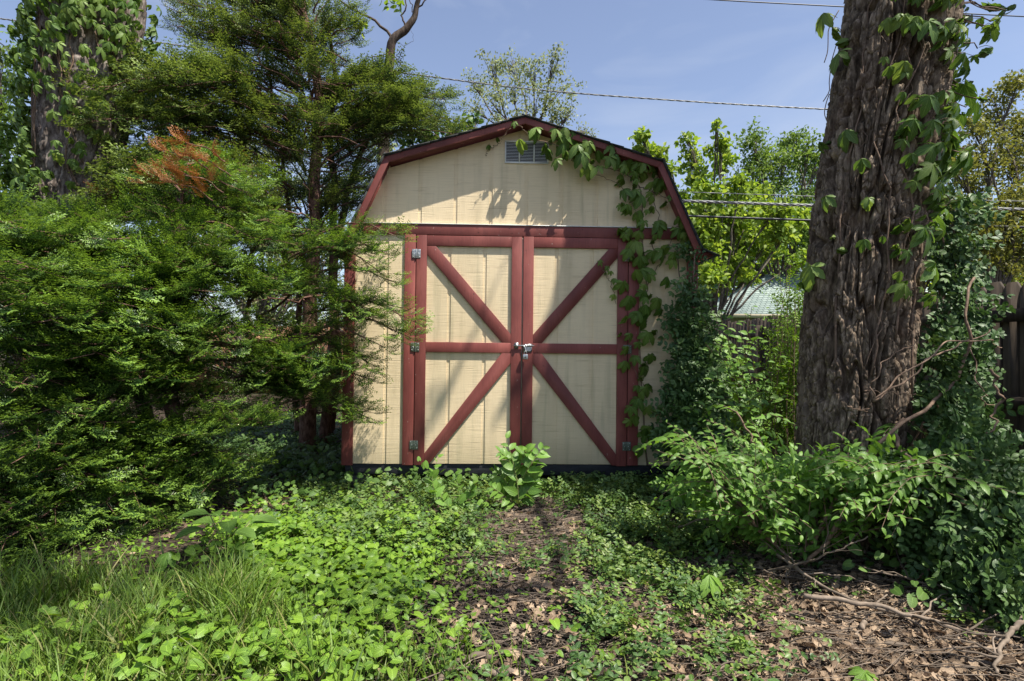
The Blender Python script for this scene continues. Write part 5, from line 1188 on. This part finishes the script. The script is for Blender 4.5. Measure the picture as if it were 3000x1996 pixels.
# mulch and bark chips
def dm(px, py, x, y): return np.clip(bump(px, py, 1180, 1430, 260, 170)+bump(px, py, 1240, 1220, 130, 60)*.3+bump(px, py, 1900, 1450, 500, 160)*.25, 0, 1)*notshed(x, y)
g = scatter(6500, dm); n = len(g); mL = MB(); chip = pack([(-.5, -.2, 0), (.5, -.16, .02), (.46, .2, 0), (-.44, .16, .05), (-.4, -.1, .2), (.36, -.12, .16), (.34, .1, .2), (-.36, .1, .17)], [(0, 3, 2, 1), (4, 5, 6, 7), (0, 1, 5, 4), (1, 2, 6, 5), (2, 3, 7, 6), (3, 0, 4, 7)], np.zeros((8, 3)))
z = H(g[:, 0], g[:, 1]); mL.inst(chip, np.column_stack([g, z+U(0, .012, n)]), unit(rng.normal(0, 1, (n, 3))*[1, 1, .25]), unit(rng.normal(0, .4, (n, 3))+[0, 0, 1]), U(.008, .03, n))
tag(mL.build('bark_mulch', noise_mat('dark_mulch', [(.018, .014, .012), (.05, .037, .03)], 40, rough=.9, rndvar=1.2)), 'dark bark mulch chips on the worn path', 'mulch', kind='stuff')
# twigs and straw
def dt(px, py, x, y): return np.clip(bump(px, py, 1250, 1400, 330, 220)*.45+bump(px, py, 1950, 1420, 500, 200)+bump(px, py, 1240, 1220, 170, 60)*.9+.03, 0, 1)*notshed(x, y)
g = scatter(6500, dt); mT = MB(); z = H(g[:, 0], g[:, 1])
for i in range(len(g)):
    a = U(0, 2*pi) if U() < .5 else U(-.5, .6); L = .02+.16*U()**2.5*1.4; p = np.array([g[i, 0], g[i, 1], z[i]+U(.002, .03)]); dv_ = np.array([cos(a), sin(a), U(-.12, .12)])*L
    mT.tube([p-dv_, p+rng.normal(0, .09, 3)*L, p+dv_], U(.0006, .0026), 3, cap=False)
tag(mT.build('twig_litter', M_TWIG), 'fine dry twigs and straw scattered over the path and litter', 'twigs', kind='stuff')

# ================================================================== FALLEN BRANCHES (each a thing)
def fallen(label, pts, r, zoff=None, side=0, r2=None):
    P = []
    for i, p in enumerate(pts):
        g = WG(p[0], p[1]); hgt = p[2] if len(p) > 2 else 0
        if hgt: d = ray(p[0], p[1]); g = CAM+d*(GZ+hgt-CAM[2])/d[2]
        g[2] += r+.004; P.append(g)
    C = wob(curve(P, 26), .006, 4); mb = MB().tube(C, np.linspace(r, r2 or r*.5, 26), 8)
    for k in range(side):
        i = rng.integers(4, 24); t = unit(C[min(25, i+1)]-C[i]); s = unit(np.cross(t, [0, 0, 1]))*rng.choice([-1, 1]); L = U(.12, .4)
        e = C[i]+(s*.7+t*.6)*L+np.array([0, 0, U(.0, .1)]); mb.tube(wob(curve([C[i], (C[i]+e)/2+np.array([0, 0, .02]), e], 9), .006), np.linspace(r*.45, r*.15, 9), 5)
    tag(mb.build('fallen_branch', M_TWIG, smooth=True), label, 'branch', 'fallen branches on the ground')
fallen('curved grey stick lying on the dark mulch left of the path', [(1115, 1300), (1080, 1345), (1040, 1370), (1000, 1410), (965, 1445)], .011)
fallen('pale peeled branch curving along the bottom edge of the path', [(1135, 1512), (1090, 1512), (1050, 1525), (1020, 1550), (1005, 1575)], .014, r2=.012)
fallen('short grey log piece at the bottom edge beside the pale branch', [(1120, 1548), (1160, 1546), (1210, 1550)], .014, r2=.012)
fallen('thin grey stick on the mulch right of the curved stick', [(1150, 1430), (1110, 1440), (1080, 1455)], .007)
fallen('long thin straw coloured stem along the bottom left edge', [(560, 1560), (700, 1556), (830, 1562), (990, 1572)], .005, r2=.004)
fallen('long dark branch slanting from the elm shrub down over the dead leaves', [(1700, 1210, .12), (1800, 1290, .1), (1920, 1370, .06), (2060, 1420, .04), (2180, 1480)], .009, side=6)
fallen('dark branch across the dead leaves to the right edge', [(1850, 1380, .08), (2000, 1400, .08), (2150, 1440, .05), (2357, 1500, .02)], .012, side=5)
fallen('forked grey branch at the lower right corner', [(2357, 1430, .12), (2310, 1490, .06), (2290, 1560, .02)], .011, side=4)
fallen('short dark stick on the dead leaves below the long branch', [(1990, 1440, .02), (1970, 1475), (1945, 1510)], .012)
fallen('long stick running along the bottom right over the leaves', [(1960, 1470), (2100, 1500), (2250, 1535), (2357, 1560)], .012, side=3)
fallen('branch from the right lying flat toward the shrub foot', [(2357, 1400, .1), (2220, 1370, .08), (2100, 1340, .1), (1980, 1310, .12)], .007, side=4)
fallen('pale arching twig left of the elm shrub base', [(1540, 1225, .03), (1620, 1200, .18), (1720, 1215, .22), (1790, 1260, .15), (1850, 1330, .06)], .006, side=5)
fallen('pale forked twig rising over the litter to the right', [(1760, 1320, .03), (1850, 1300, .14), (1930, 1270, .22), (2000, 1240, .3)], .006, side=4)
fallen('brown rotten stick at the bottom right of the path', [(1560, 1568, .0), (1640, 1535), (1720, 1500), (1790, 1480)], .009, side=2)
fallen('thin twig pile stick under the elm shrub', [(1600, 1290), (1700, 1300, .05), (1800, 1330, .04), (1900, 1345)], .006, side=5)
# old woody vines looping in front of the oak
lv_ = empty('woody_vine', tuple(WG(1900, 1270)), 'bare brown woody vine looping across the oak base toward the right', 'vine')
mb = MB()
for pts, r in [([(1870, 1250, 3.1), (1950, 1110, 3.1), (2040, 1000, 3.15), (2130, 940, 3.2), (2200, 880, 3.3), (2225, 790, 3.3), (2228, 700, 3.3), (2240, 640, 3.35)], .012), ([(2010, 925, 3.15), (2080, 880, 3.15), (2150, 820, 3.2), (2220, 790, 3.3), (2280, 760, 3.3)], .006), ([(2010, 920, 3.1), (2100, 850, 3.1), (2180, 790, 3.2), (2270, 785, 3.3), (2310, 800, 3.4)], .005),
               ([(2230, 790, 3.3), (2260, 900, 3.2), (2280, 940, 3.2)], .004), ([(2060, 1000, 3.1), (2090, 1060, 3.0), (2150, 1130, 2.95), (2180, 1220, 2.9)], .010), ([(2140, 1060, 3.0), (2160, 1110, 2.95), (2200, 1170, 2.9)], .006), ([(2280, 850, 3.1), (2300, 900, 3.1), (2290, 960, 3.1), (2280, 1000, 3.0)], .008),
               ([(2010, 925, 3.1), (2013, 870, 3.1), (2050, 820, 3.15), (2110, 790, 3.2)], .004), ([(1990, 900, 3.1), (2060, 905, 3.15), (2110, 910, 3.15)], .003), ([(1950, 935, 3.1), (2000, 945, 3.1)], .003)]:
    mb.tube(wob(curve([WD(*p) for p in pts], 30), .012, 3), np.linspace(r, r*.6, 30), 7)
mb.build('stem', M_VINEST, lv_, smooth=True)
